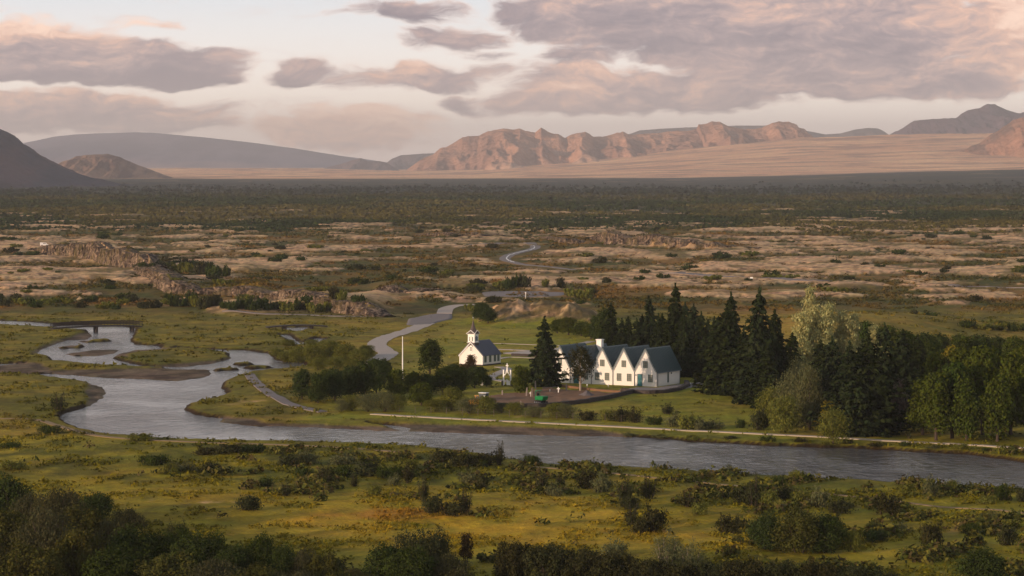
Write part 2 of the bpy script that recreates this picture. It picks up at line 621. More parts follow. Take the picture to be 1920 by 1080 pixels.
def scalec(c, f):
    n = E.nt.nodes.new('ShaderNodeVectorMath')
    n.operation = 'SCALE'
    E.nt.links.new(c.k, n.inputs[0]) if isinstance(c, E) else setattr(n.inputs[0], 'default_value', c)
    if isinstance(f, E):
        E.nt.links.new(f.k, n.inputs[3])
    else:
        n.inputs[3].default_value = f
    return E(n.outputs[0])


# ------------------------------------------------------------------ ground
tC = np.linspace(-0.245, 0.245, 1150)
tO = np.geomspace(0.2455, 1.6, 34)
tt = np.concatenate([-tO[::-1], tC, tO])
pyr = np.concatenate([np.arange(1210, 430, -1.0), np.arange(430, 330, -0.8), np.arange(330, 316.4, -0.6)])
Yr = CH * F / (pyr - HOR)
Yr = np.concatenate([np.linspace(12, Yr[0] - 4, 20), Yr[Yr < 8350], np.linspace(8400, 13600, 230), np.linspace(13800, 34000, 40), [42000.0]])
GY, GT = np.meshgrid(Yr, tt, indexing='ij')
GX = GY * GT
gz, A = groundz(GX, GY, True)
PX, PY = A['PX'], A['PY']
X, Y = GX.ravel(), GY.ravel()


def L(*c):
    return np.array(lin(*c))


def mixc(a, b, f):
    f = np.clip(f, 0, 1)[:, None]
    return a * (1 - f) + b * f


def ground_color(X, Y, A):
    PX, PY = A['PX'], A['PY']
    nA = fbm(X / 22, Y / 34, 61, 4)
    nB = fbm(X / 7, Y / 11, 62, 4)
    nC = fbm(X / 45, Y / 80, 63, 3)
    nD = fbm(X / 2.2, Y / 3.6, 64, 3)
    ones = np.ones((len(X), 3))
    near_c = mixc(ones * L(132, 122, 32), ones * L(98, 98, 26), ss(-0.1, 0.5, nA + 0.4 * nB))
    near_c = mixc(near_c, ones * L(154, 138, 46), ss(0.0, 0.5, nC + 0.5 * nB))
    gold = 0.9 * np.exp(-((PX - 760) / 300) ** 2 - ((PY - 985) / 46) ** 2) + 0.7 * np.exp(-((PX - 1120) / 330) ** 2 - ((PY - 1010) / 48) ** 2) + 0.5 * np.exp(-((PX - 300) / 300) ** 2 - ((PY - 925) / 40) ** 2) + 0.3 * np.exp(-((PX - 1500) / 200) ** 2 - ((PY - 1030) / 30) ** 2)
    near_c = mixc(near_c, ones * L(178, 146, 42), gold * (0.75 + 0.9 * nB + 0.5 * nA))
    near_c = mixc(near_c, ones * L(168, 124, 46), ss(0.5, 1.0, np.exp(-((PX - 730) / 230) ** 2 - ((PY - 975) / 18) ** 2) + 0.5 * nB))
    near_c = mixc(near_c, ones * L(76, 80, 22), ss(0.1, 0.7, nB + 0.35) * ss(940, 900, PY) * 0.8)
    near_c = mixc(near_c, ones * L(72, 72, 26), ss(0.3, 0.7, fbm(X / 12, Y / 12, 71, 3) + 0.4 * nD) * ss(1250, 1400, PX) * 0.8)
    flat_c = mixc(ones * L(132, 114, 50), ones * L(102, 94, 38), ss(-0.2, 0.4, nA + 0.3 * nB))
    flat_c = mixc(flat_c, ones * L(150, 124, 54), ss(0.1, 0.5, nC + 0.5 * nB))
    lawn_c = mixc(ones * L(122, 124, 38), ones * L(144, 134, 56), ss(-0.2, 0.4, nA + 0.3 * nB))
    heath_c = mixc(ones * L(100, 86, 44), ones * L(74, 76, 34), ss(-0.3, 0.3, nA))
    heath_c = mixc(heath_c, ones * L(128, 100, 56), ss(0.05, 0.5, nC + 0.4 * nB))
    rock_c = mixc(ones * L(212, 176, 146), ones * L(140, 114, 94), ss(-0.2, 0.5, nB + 0.5 * nD))
    rock_c = mixc(rock_c, ones * L(84, 72, 50), ss(0.6, 1.4, A['oc']) * ss(-0.45, 0.15, nB + nD) * 0.95)
    rock_c = mixc(rock_c, ones * L(194, 164, 134), ss(0.0, 0.4, nC))
    crk = ss(0.62, 0.8, ridg(X / 34 + 0.6 * nB, Y / 60, 93, 3)) * (0.5 + nD)
    rock_c = mixc(rock_c, ones * L(92, 74, 58), np.clip(crk, 0, 1) * 0.85)
    rock_c = mixc(rock_c, ones * L(104, 92, 50), ss(0.1, 0.4, fbm(X / 28, Y / 50, 97, 4)) * 0.8)
    rock_c = mixc(rock_c, ones * L(104, 88, 64), ss(0.5, 1.2, A['oc']) * (0.55 + 0.9 * nB))
    woods_c = mixc(ones * L(52, 56, 34), ones * L(84, 74, 40), ss(-0.25, 0.25, fbm(X / 300, Y / 700, 19, 4)))
    slope_c = mixc(ones * L(220, 166, 126), ones * L(172, 128, 104), ss(-0.15, 0.35, fbm(X / 420, Y / 170, 81, 5) + 0.35 * fbm(X / 110, Y / 60, 82, 3)))
    slope_c = mixc(slope_c, ones * L(236, 188, 142), ss(0.05, 0.4, fbm(X / 600, Y / 120, 83, 5)))
    c = near_c
    far_bank = ss(0.3, 0.7, (ss(870, 790, PY)))
    c = mixc(c, flat_c, ss(-5, 5, 0) * (Y > 430) * 1.0)
    c = mixc(c, lawn_c, A['vil'] * 0.85)
    c = mixc(c, flat_c * 1.05, ss(0.6, 1.6, A['rise']) * 0.9)
    gr = ss(604, 578, PY + 10 * A['n2'] - 6 * np.exp(-((PX - 700) / 150) ** 2))
    c = mixc(c, heath_c, gr * (1 - ss(0.6, 1.8, A['rise'])))
    c = mixc(c, rock_c, A['rock'])
    c = mixc(c, flat_c * 0.9, ss(0.2, 1.0, A['clf']) * (PX < 700) * (PX > 360) * 0.85 * ss(530, 545, PY + 4))
    c = mixc(c, ones * L(168, 142, 96), np.exp(-((PX - 1806 + (PY - 1000) * 0.9) / 13) ** 2 - ((PY - 998) / 18) ** 2) * (0.8 + nB))
    wd = ss(436, 415, PY + 14 * A['n1'] + 6 * A['n2'])
    patch = ss(0.22, 0.34, A['n1'] * 0.6 + A['n2'] * 0.5 - 0.16 * ss(400, 370, PY)) * ss(352, 375, PY)
    c = mixc(c, woods_c, wd * (1 - patch * 0.85))
    dk = mixc(ones * L(30, 42, 42), ones * L(54, 56, 42), ss(0.0, 0.5, fbm(X / 500, Y / 500, 77, 5)))
    dk = mixc(dk, ones * L(120, 104, 86), ss(0.36, 0.5, fbm(X / 160, Y / 200, 78, 4)) * ss(352, 340, PY) * 0.7)
    c = mixc(c, dk, ss(384, 360, PY) * 0.95)
    c = mixc(c, slope_c, A['slope'])
    mud_c = mixc(ones * L(108, 94, 84), ones * L(78, 66, 58), ss(-0.2, 0.3, nB))
    c = mixc(c, mud_c, A['mud'])
    c = mixc(c, ones * L(46, 34, 22), (1 - ss(0.5, 1.3, A['sd'])) * (A['mud'] < 0.5))
    c = mixc(c, ones * L(40, 36, 32), A['sd'] < 0)
    # grass rim by the water is greener
    c = mixc(c, ones * L(98, 96, 30), (ss(0.8, 1.5, A['sd']) * (1 - ss(4, 8, A['sd']))) * 0.6 * (1 - A['mud']))
    return c * np.array([1.08, 1.0, 0.80]) if False else np.where((A['slope'] > 0.5)[:, None], c, c * np.array([1.08, 1.0, 0.78]))


c = ground_color(X, Y, A)
GSC = 1.0
m, nt, b = newmat('turf and lava')
P = objco()
vc = vcol()
f1 = noise(vmul(P, (1, 0.6, 1)), 0.35, 9, 0.68)
f2 = noise(vmul(P, (1, 0.7, 1)), 0.06, 5, 0.6)
f3 = noise(vmul(P, (1, 0.8, 1)), 1.6, 4, 0.6)
k = (f1 - 0.5) * 2.4 + (f2 - 0.5) * 0.8 + (f3 - 0.5) * 1.0 + 1.0
k = emax(k, 0.35)
cc = scalec(vc, k * GSC)
huec = noise(P, 0.12, 5, 0.6, outi=1)
cc = cmix(0.22, cc, cmix(1.0, scalec(vc, GSC * 2.0), huec, 'MULTIPLY'))
nt.links.new(cc.k, b.inputs['Base Color'])
b.inputs['Roughness'].default_value = 0.95
b.inputs['Specular IOR Level'].default_value = 0.1
nt.links.new(bump_n(f1 + f3 * 0.35, 1.1, 0.55), b.inputs['Normal'])
ground = mesh_np('ground', np.stack([X, Y, gz.ravel()], 1), grid_faces(len(Yr), len(tt)), m, c, smooth=True)
tag(ground, 'grassy valley floor, pale lava field and dark scrub plain reaching to the mountains', kind='structure')
del GX, GY, GT

# ------------------------------------------------------------------ river
m, nt, b = newmat('river water')
P = objco()
b.inputs['Base Color'].default_value = (0.10, 0.098, 0.098, 1)
b.inputs['Roughness'].default_value = 0.12
b.inputs['IOR'].default_value = 1.33
w = noise(vmul(P, (0.55, 0.42, 1)), 1.0, 5, 0.65, 0.6) * 0.8 + noise(vmul(P, (0.16, 0.07, 1)), 1.0, 4, 0.6, 0.5) * 1.2
bn_ = bump_n(w, 1.7, 1.0)
calm_ = noise(vmul(P, (0.03, 0.018, 1)), 1.0, 4, 0.6, 1.0)
nt.links.new(sstep(calm_, 0.36, 0.62, 0.25, 1.0).k, bn_.node.inputs['Strength'])
nt.links.new(bn_, b.inputs['Normal'])
foam = noise(vmul(P, (0.6, 0.22, 1)), 1.0, 6, 0.75)
rw_ = np.array([[-420, 300], [330, 300], [420, 1000], [-420, 1000]], float)
river = mesh_np('river', np.c_[rw_, np.zeros(4)], [[0, 1, 2, 3]], m)
tag(river, 'shallow grey river winding past the village', kind='structure')

# ------------------------------------------------------------------ mountains


def mountain(name, label, prof, D, depth, base_py, cols, seed, rough=1.0, back=None, gully=1.0, nx=420, ny=90, streak=0.0):
    """a real ridge: its crest stands D metres off with the surveyed skyline, flanks fall to both sides with gullies"""
    px = np.array([p[0] for p in prof], float)
    py = np.array([p[1] for p in prof], float)
    pxs = np.linspace(px[0], px[-1], nx)
    zc = CH + (HOR - np.interp(pxs, px, py)) / F * D
    zb = CH + (HOR - base_py) / F * D
    xw = (pxs - 960) / F * D
    v = np.linspace(-1, 1, ny)
    v = np.sign(v) * np.abs(v) ** 1.25
    VV, XX = np.meshgrid(v, xw, indexing='ij')
    ZC = np.broadcast_to(zc, VV.shape)
    H = np.maximum(ZC - zb, 0)
    hm = max(H.max(), 1)
    wob = fbm(XX / (depth * 0.8), np.zeros_like(XX), seed, 3) * 0.25
    prof_v = 1 - np.abs(VV)
    sh = prof_v ** 1.25
    YY = D + (VV + wob * (1 - np.abs(VV))) * depth * (0.35 + 0.65 * np.sqrt(H / hm))
    g = ridg(XX / (depth * 0.20), YY / (depth * 0.85), seed + 3, 4, 0.55)
    g2 = fbm(XX / (depth * 0.10), YY / (depth * 0.16), seed + 5, 4)
    mid = np.sin(np.clip(np.abs(VV), 0, 1) * np.pi) ** 0.8
    Z = zb - 25 + (H + 25) * (sh + mid * ((g - 0.45) * 0.30 * gully + g2 * 0.10 * rough))
    Z += (1 - np.abs(VV)) * rough * hm * 0.012 * fbm(XX / (depth * 0.03), YY / (depth * 0.05), seed + 8, 3)
    c1, c2, c3 = (np.array(lin(q)) for q in cols)
    n = fbm(XX / (depth * 0.3), YY / (depth * 0.4), seed + 9, 5)
    n_s = fbm(XX / (depth * 0.05), YY / (depth * 0.6), seed + 10, 4)
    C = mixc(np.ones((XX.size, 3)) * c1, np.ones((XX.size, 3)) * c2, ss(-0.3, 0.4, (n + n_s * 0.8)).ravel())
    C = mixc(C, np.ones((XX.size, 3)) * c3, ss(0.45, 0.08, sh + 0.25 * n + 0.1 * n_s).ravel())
    m, nt, b = newmat(name + ' scree')
    P = vmul(objco(), (0.02, 0.02, 0.02))
    k = emax((noise(P, 1.0, 8, 0.65) - 0.5) * 0.9 + 1.0, 0.4)
    nt.links.new(scalec(vcol(), k).k, b.inputs['Base Color'])
    b.inputs['Roughness'].default_value = 1.0
    b.inputs['Specular IOR Level'].default_value = 0.05
    nt.links.new(bump_n(noise(P, 0.8, 7, 0.6), 35.0, 0.8), b.inputs['Normal'])
    o = mesh_np(name, np.stack([XX.ravel(), YY.ravel(), Z.ravel()], 1), grid_faces(ny, nx), m, C, smooth=True)
    tag(o, label, kind='structure')
    return o


BRN = [(184, 138, 114), (152, 114, 98), (196, 158, 134)]
VIO = [(110, 92, 96), (84, 76, 86), (120, 100, 98)]
mountain('mountain', 'dark steep mountain flank cut off by the left edge', [(-900, 300), (-500, 215), (-260, 190), (-120, 205), (-40, 232), (0, 247), (12, 252), (20, 262), (45, 283), (80, 303), (120, 321), (160, 332), (215, 343), (260, 350)], 5600, 1500, 349, [(86, 72, 80), (56, 62, 76), (30, 44, 48)], 101, 1.6, gully=1.2)  # third tone paints the shadow at the mountain's foot as dark blue-green
mountain('mountain', 'small rounded brown hill before the broad shield mountain', [(95, 326), (105, 312), (120, 303), (132, 300), (147, 293), (170, 290), (205, 289), (225, 293), (240, 300), (262, 309), (290, 320), (320, 331), (335, 335)], 9000, 700, 334, [(150, 116, 96), (104, 80, 74), (150, 118, 100)], 102, 1.6, gully=1.3)
mountain('mountain', 'broad low shield mountain under cloud on the left', [(-700, 318), (-400, 305), (-150, 290), (30, 270), (60, 264), (100, 255), (140, 251), (180, 249), (250, 247), (280, 248), (380, 257), (420, 261), (480, 268), (560, 279), (640, 292), (700, 300), (760, 310), (860, 318)], 24000, 5200, 320, [(90, 92, 120), (50, 64, 100), (140, 118, 124)], 103, 0.25, gully=0.35)
mountain('mountain', 'low pointed hills at the foot of the shield mountain', [(590, 322), (618, 312), (640, 307), (660, 300), (676, 296), (690, 302), (712, 302), (725, 305), (740, 314), (755, 322)], 16500, 900, 323, VIO, 104, 0.8)
mountain('mountain', 'hazy distant shoulder beside the jagged brown range', [(715, 312), (735, 297), (750, 291), (790, 288), (830, 286), (900, 290), (1000, 300)], 19500, 1500, 319, VIO, 105, 0.6)
mountain('mountain', 'flat pale ridge showing behind the jagged brown range', [(1150, 262), (1200, 244), (1240, 241), (1310, 238), (1380, 236), (1440, 236), (1500, 244), (1545, 252), (1575, 250), (1600, 243), (1625, 240), (1645, 241), (1660, 248), (1680, 262)], 19500, 1500, 290, [(110, 100, 98), (96, 88, 90), (120, 100, 98)], 106, 0.4)
mountain('mountain', 'long jagged sunlit brown range across the middle', [(760, 322), (790, 300), (815, 288), (826, 278), (840, 274), (858, 266), (868, 258), (880, 255), (898, 256), (915, 247), (935, 243), (945, 241), (962, 243), (975, 241), (985, 245), (1003, 247), (1014, 239), (1022, 244), (1032, 249), (1046, 251), (1060, 259), (1070, 253), (1082, 249), (1097, 247), (1106, 250), (1113, 256), (1130, 256), (1148, 252), (1160, 248), (1170, 246), (1180, 250), (1195, 252), (1220, 250), (1260, 247), (1300, 243), (1311, 241), (1314, 232), (1330, 231), (1338, 227), (1352, 227), (1360, 233), (1370, 238), (1400, 242), (1430, 240), (1447, 232), (1460, 228), (1480, 228), (1492, 233), (1497, 240), (1506, 240), (1512, 248), (1530, 262), (1560, 280), (1620, 292)], 13900, 1900, 330, BRN, 107, 1.8, gully=1.05, nx=1100, ny=170)
mountain('mountain', 'violet peaked mountain on the right', [(1640, 268), (1665, 251), (1690, 240), (1712, 226), (1740, 224), (1790, 221), (1800, 214), (1815, 206), (1835, 202), (1852, 195), (1866, 194), (1880, 202), (1900, 209), (1912, 212), (1922, 209), (1960, 220), (2050, 245), (2200, 270)], 17500, 1800, 300, [(88, 70, 82), (70, 60, 76), (96, 78, 84)], 108, 1.4, gully=1.4)
mountain('mountain', 'craggy orange-lit hill cut off by the right edge', [(1770, 296), (1810, 280), (1840, 266), (1862, 250), (1880, 238), (1896, 226), (1915, 220), (1935, 208), (1980, 200), (2040, 210), (2120, 240), (2250, 285)], 11500, 1100, 310, [(168, 122, 98), (120, 92, 80), (160, 128, 108)], 109, 1.8, gully=1.3)
# ------------------------------------------------------------------ simple solids collected into one mesh
class MB:
    def __init__(s):
        s.v = []
        s.f = []

    def add(s, vs, fs):
        o = len(s.v)
        s.v += [tuple(map(float, q)) for q in vs]
        s.f += [tuple(o + i for i in f) for f in fs]
        return s

    def box(s, x0, x1, y0, y1, z0, z1):
        return s.add([(x, y, z) for z in (z0, z1) for y in (y0, y1) for x in (x0, x1)],
                     [(0, 2, 3, 1), (4, 5, 7, 6), (0, 1, 5, 4), (2, 6, 7, 3), (0, 4, 6, 2), (1, 3, 7, 5)])

    def prism(s, poly, y0, y1):
        """poly in x,z extruded along y"""
        n = len(poly)
        vs = [(x, y0, z) for x, z in poly] + [(x, y1, z) for x, z in poly]
        fs = [tuple(range(n - 1, -1, -1)), tuple(range(n, 2 * n))] + [(i, (i + 1) % n, n + (i + 1) % n, n + i) for i in range(n)]
        return s.add(vs, fs)

    def prismx(s, poly, x0, x1):
        n = len(poly)
        vs = [(x0, y, z) for y, z in poly] + [(x1, y, z) for y, z in poly]
        fs = [tuple(range(n - 1, -1, -1)), tuple(range(n, 2 * n))] + [(i, (i + 1) % n, n + (i + 1) % n, n + i) for i in range(n)]
        return s.add(vs, fs)

    def tube(s, pts, r, n=8):
        """tapered tube through pts (r a number or a list)"""
        pts = [Vector(p) for p in pts]
        rr = r if isinstance(r, (list, tuple)) else [r] * len(pts)
        vs = []
        for i, p in enumerate(pts):
            t = (pts[min(i + 1, len(pts) - 1)] - pts[max(i - 1, 0)]).normalized()
            a = t.orthogonal().normalized()
            b = t.cross(a)
            for k in range(n):
                q = 2 * math.pi * k / n
                vs.append(p + (a * math.cos(q) + b * math.sin(q)) * rr[i])
        fs = [(i * n + k, i * n + (k + 1) % n, (i + 1) * n + (k + 1) % n, (i + 1) * n + k) for i in range(len(pts) - 1) for k in range(n)]
        fs += [tuple(range(n - 1, -1, -1)), tuple((len(pts) - 1) * n + k for k in range(n))]
        return s.add(vs, fs)

    def ball(s, c, rx, ry, rz, n=10, m=6, zmin=-1):
        vs = []
        for i in range(m + 1):
            a = math.pi * i / m
            for k in range(n):
                q = 2 * math.pi * k / n
                vs.append((c[0] + rx * math.sin(a) * math.cos(q), c[1] + ry * math.sin(a) * math.sin(q), c[2] + rz * max(math.cos(a), zmin)))
        fs = [(i * n + k, (i + 1) * n + k, (i + 1) * n + (k + 1) % n, i * n + (k + 1) % n) for i in range(m) for k in range(n)]
        return s.add(vs, fs)

    def build(s, name, mat, parent=None, bevel=0.0, smooth=False):
        me = bpy.data.meshes.new(name)
        me.from_pydata(s.v, [], s.f)
        me.materials.append(mat)
        me.update()
        if bevel:
            bm = bmesh.new()
            bm.from_mesh(me)
            bmesh.ops.remove_doubles(bm, verts=bm.verts, dist=1e-5)
            bmesh.ops.bevel(bm, geom=list(bm.edges), offset=bevel, segments=2, affect='EDGES', profile=0.5)
            bm.to_mesh(me)
            bm.free()
        bm = bmesh.new()
        bm.from_mesh(me)
        bmesh.ops.recalc_face_normals(bm, faces=bm.faces)
        bm.to_mesh(me)
        bm.free()
        if smooth:
            me.polygons.foreach_set('use_smooth', np.ones(len(me.polygons), bool))
        o = bpy.data.objects.new(name, me)
        col.objects.link(o)
        if parent:
            o.parent = parent
        return o


def empty(name, loc, rz=0, label=None, cat=None, group=None):
    o = bpy.data.objects.new(name, None)
    col.objects.link(o)
    o.location = loc
    o.rotation_euler = (0, 0, rz)
    tag(o, label, cat, group)
    return o


def copy_tree(o, parent=None):
    c = o.copy()
    col.objects.link(c)
    c.parent = parent
    for ch in list(o.children):
        copy_tree(ch, c)
    return c


def flatmat(name, rgb, rough=0.7, nscale=3.0, namp=0.25, bump=0.02, metal=0.0, spec=0.3):
    m, nt, b = newmat(name)
    P = locco()
    n = noise(P, nscale, 6, 0.6)
    nt.links.new(scalec(xyz_c(lin(rgb)), (n - 0.5) * (namp * 2) + 1.0).k, b.inputs['Base Color'])
    b.inputs['Roughness'].default_value = rough
    b.inputs['Metallic'].default_value = metal
    b.inputs['Specular IOR Level'].default_value = spec
    if bump:
        nt.links.new(bump_n(n, bump, 0.6), b.inputs['Normal'])
    return m


def xyz_c(c):
    return E(xyz(float(c[0]), float(c[1]), float(c[2])))


M = {}
M['white'] = flatmat('white painted wall', (228, 222, 214), 0.6, 0.7, 0.07, 0.01)
M['trim'] = flatmat('white painted wood', (235, 232, 226), 0.5, 4, 0.05, 0)
M['roof'] = flatmat('dark blue green metal roof', (30, 60, 62), 0.4, 1.2, 0.12, 0.004, 0.0, 0.5)
M['slate'] = flatmat('grey blue metal roof', (78, 80, 92), 0.4, 1.5, 0.12, 0.004, 0.0, 0.5)
M['edge'] = flatmat('blue grey bargeboard', (110, 122, 134), 0.6, 3, 0.06, 0)
M['green'] = flatmat('green window paint', (62, 96, 84), 0.5, 5, 0.08, 0)
M['teal'] = flatmat('teal door paint', (38, 106, 112), 0.5, 4, 0.06, 0)
M['pipe'] = flatmat('dark drain pipe', (62, 70, 78), 0.5, 4, 0.08, 0)
M['dark'] = flatmat('dark tarred wood', (48, 42, 40), 0.8, 6, 0.2, 0.01)
M['brownroof'] = flatmat('weathered spire cladding', (82, 70, 66), 0.6, 3, 0.15, 0.005)
M['stone'] = flatmat('dark lava stone', (66, 58, 54), 0.95, 2.2, 0.5, 0.12)
M['flag'] = flatmat('grey flagstones', (132, 122, 116), 0.9, 1.2, 0.2, 0.02)
M['gravel'] = flatmat('grey gravel', (172, 158, 146), 0.95, 0.6, 0.16, 0.02)
M['asphalt'] = flatmat('worn asphalt', (122, 112, 108), 0.9, 0.2, 0.12, 0.01)
M['line'] = flatmat('white road paint', (220, 218, 214), 0.7, 1, 0.05, 0)
M['board'] = flatmat('pale boardwalk planks', (164, 150, 132), 0.8, 1.5, 0.12, 0.01)
M['track'] = flatmat('trodden earth', (140, 116, 82), 0.95, 0.7, 0.2, 0.03)
M['soil'] = flatmat('bare brown soil', (122, 90, 64), 0.95, 0.5, 0.3, 0.12)
M['wood'] = flatmat('weathered timber', (96, 84, 76), 0.9, 4, 0.2, 0.02)
M['greyw'] = flatmat('silver grey timber', (128, 116, 110), 0.9, 4, 0.15, 0.02)
M['machine'] = flatmat('green machine paint', (24, 118, 66), 0.4, 3, 0.1, 0)
M['yellow'] = flatmat('yellow machine paint', (222, 150, 48), 0.45, 3, 0.1, 0)
M['rubber'] = flatmat('black rubber', (28, 27, 27), 0.8, 4, 0.1, 0)
M['metal'] = flatmat('grey steel', (130, 134, 140), 0.4, 3, 0.08, 0, 0.5)
M['sand'] = flatmat('grey gravel heap', (100, 92, 92), 0.95, 1.5, 0.3, 0.1)
m, nt, b = newmat('window glass')
b.inputs['Base Color'].default_value = (0.24, 0.22, 0.20, 1)  # pale base colour paints in the reflection on the panes
b.inputs['Roughness'].default_value = 0.08
M['glass'] = m

# ------------------------------------------------------------------ farmhouse with five gables
TH = R(-30)


def wpt(px, py, z=0.5):
    p = unp(px, py, z)
    return Vector((p[0], p[1], z))


def window(parent, x, y, z, w, h, nx_=2, ny_=3, frame=None, face='front', group=None):
    """window centred at x (along the wall), z on wall plane y"""
    frame = frame or M['green']
    t = 0.09

    def bx(mb, a0, a1, d0, d1, z0, z1):
        if face == 'front':
            mb.box(a0, a1, y - d1, y - d0, z0, z1)
        else:
            mb.box(y + d0, y + d1, a0, a1, z0, z1)
    f = MB()
    x0, x1, z0, z1 = x - w / 2, x + w / 2, z - h / 2, z + h / 2
    bx(f, x0 - t, x0, 0.0, 0.07, z0 - t, z1 + t)
    bx(f, x1, x1 + t, 0.0, 0.07, z0 - t, z1 + t)
    bx(f, x0, x1, 0.0, 0.07, z0 - t, z0)
    bx(f, x0, x1, 0.0, 0.07, z1, z1 + t)
    for i in range(1, nx_):
        q = x0 + (x1 - x0) * i / nx_
        bx(f, q - 0.035, q + 0.035, 0.012, 0.055, z0, z1)
    for i in range(1, ny_):
        q = z0 + (z1 - z0) * i / ny_
        bx(f, x0, x1, 0.014, 0.052, q - 0.025, q + 0.025)
    o = f.build('window', frame, parent)
    g = MB()
    bx(g, x0, x1, -0.01, 0.008, z0, z1)
    g.build('pane', M['glass'], o)
    s_ = MB()
    bx(s_, x0 - t - 0.04, x1 + t + 0.04, 0.0, 0.12, z0 - t - 0.05, z0 - t - 0.003)
    s_.build('sill', M['trim'], o)
    return o


def roof_slab(x0, z0, x1, z1, y0, y1, th=0.1, rib=0.55, lap=0.0):
    """sloping sheet from (x0,z0) eave to (x1,z1) ridge with standing seams"""
    d = Vector((x1 - x0, 0, z1 - z0)).normalized()
    n = Vector((-d.z, 0, d.x))
    if n.z < 0:
        n = -n
    mb = MB()
    a = Vector((x0, 0, z0))
    b_ = Vector((x1, 0, z1))
    poly = [(a.x, a.z), (b_.x, b_.z), ((b_ + n * th).x, (b_ + n * th).z), ((a + n * th).x, (a + n * th).z)]
    mb.prism(poly, y0, y1)
    k = int((y1 - y0) / rib)
    for i in range(k + 1):
        yy = y0 + 0.03 + (y1 - y0 - 0.09) * i / max(k, 1)
        p2 = [((a + n * (th + 0.002)).x, (a + n * (th + 0.002)).z), ((b_ + n * (th + 0.002)).x, (b_ + n * (th + 0.002)).z), ((b_ + n * (th + 0.07)).x, (b_ + n * (th + 0.07)).z), ((a + n * (th + 0.07)).x, (a + n * (th + 0.07)).z)]
        mb.prism(p2, yy, yy + 0.05)
    return mb


GW, GL, GE, GR_ = 4.49, 9.7, 2.8, 6.72
P0 = wpt(1230.7, 725.3)
house = empty('farmhouse', P0, TH, 'white farmhouse with five steep blue-green gabled roofs beside the dark spruces', 'house')
body = MB()
prof = [(-5 * GW, -0.6)]
for k in range(5):
    x = -5 * GW + k * GW
    prof += [(x, GE), (x + GW / 2, GR_)]
prof += [(0, GE), (0, -0.6)]
n = len(prof)
vs = [(x, 0, z) for x, z in prof] + [(x, GL, z) for x, z in prof]
fs = []
for k in range(5):      # gable fronts as triangles over one band
    i = 1 + 2 * k
    fs += [(i, i + 1, i + 2), (n + i, n + i + 2, n + i + 1)]
fs += [tuple([0] + [1 + 2 * k for k in range(6)] + [n - 1])[::-1], tuple([n] + [n + 1 + 2 * k for k in range(6)] + [2 * n - 1])]
fs += [(0, 1, n + 1, n), (n - 2, n - 1, 2 * n - 1, 2 * n - 2)]
body.add(vs, fs)
body.build('wall', M['white'], house)
for k in range(5):
    x = -5 * GW + k * GW
    xm = x + GW / 2
    lo_l = 0.35 if k == 0 else -0.0
    lo_r = 0.35 if k == 4 else -0.0
    sl = (GR_ - GE) / (GW / 2)
    L1 = roof_slab(x + 0.012 - lo_l * 0.5, GE + 0.02 - lo_l * 0.5 * sl, xm - 0.004, GR_ + 0.02, -0.16, GL + 0.12)
    R1 = roof_slab(x + GW - 0.012 + lo_r * 0.5, GE + 0.02 - lo_r * 0.5 * sl, xm + 0.004, GR_ + 0.02, -0.16, GL + 0.12)
    L1.add(R1.v, R1.f)
    L1.prism([(xm - 0.14, GR_ + 0.02), (xm + 0.14, GR_ + 0.02), (xm, GR_ + 0.27)], -0.18, GL + 0.14)
    ro = L1.build('roof', M['roof'], house)
    tr = MB()
    for (xa, xb) in ((x + 0.05, xm - 0.01), (x + GW - 0.05, xm + 0.01)):
        d = Vector((xb - xa, 0, GR_ - GE)).normalized()
        nn = Vector((-d.z, 0, d.x)) if xb > xa else Vector((d.z, 0, -d.x))
        q = 0.13
        tr.prism([(xa, GE - 0.02), (xb, GR_ - 0.02), (xb - nn.x * q, GR_ - 0.02 - nn.z * q) if False else (xb, GR_ - 0.02 - 0.22), (xa + (0.0), GE - 0.02 - 0.22)], -0.22, -0.165)
    tr.build('bargeboard', M['edge'], house)
    if k in (1, 3):
        pass
cx = [-5 * GW + (k + .5) * GW for k in range(5)]
for k in range(5):
    window(house, cx[k], 0, 4.0, 0.72, 1.05)
for k, offs in ((0, (0.95, -1.0)), (1, (1.05,)), (2, (-1.07, 1.0)), (3, (-0.98, 1.13)), (4, (1.02,))):
    for o_ in offs:
        window(house, cx[k] + o_, 0, 1.5, 0.74, 1.22)
for k, o_ in ((4, -1.14), (1, -1.0)):
    d = MB().box(cx[k] + o_ - 0.42, cx[k] + o_ + 0.42, -0.06, -0.003, 0.03, 2.15).build('door', M['teal'], house)
    fr = MB()
    fr.box(cx[k] + o_ - 0.52, cx[k] + o_ - 0.423, -0.09, -0.003, 0.03, 2.25).box(cx[k] + o_ + 0.423, cx[k] + o_ + 0.52, -0.09, -0.003, 0.03, 2.25).box(cx[k] + o_ - 0.423, cx[k] + o_ + 0.423, -0.09, -0.003, 2.153, 2.25)
    fr.build('door_frame', M['pipe'], d)
    MB().box(cx[k] + o_ + 0.28, cx[k] + o_ + 0.36, -0.13, -0.062, 1.0, 1.06).build('handle', M['metal'], d)
window(house, 4.7, 0, 1.55, 0.34, 1.9, 1, 3, face='side')
for q in ([-GW, -2 * GW, -3 * GW, -4 * GW]):
    MB().tube([(q, -0.12, 0), (q, -0.12, GE - 0.15)], 0.055, 6).build('downpipe', M['pipe'], house)
for yy in (0.35, GL - 0.35):
    MB().tube([(0.12, yy, 0), (0.12, yy, GE - 0.25)], 0.055, 6).build('downpipe', M['pipe'], house)
MB().box(0.16, 0.30, -0.1, GL + 0.1, GE - 0.36, GE - 0.24).build('gutter', M['edge'], house)
MB().box(0.003, 0.10, 5.9, 6.15, 2.0, 2.3).build('wall_lamp', M['pipe'], house)
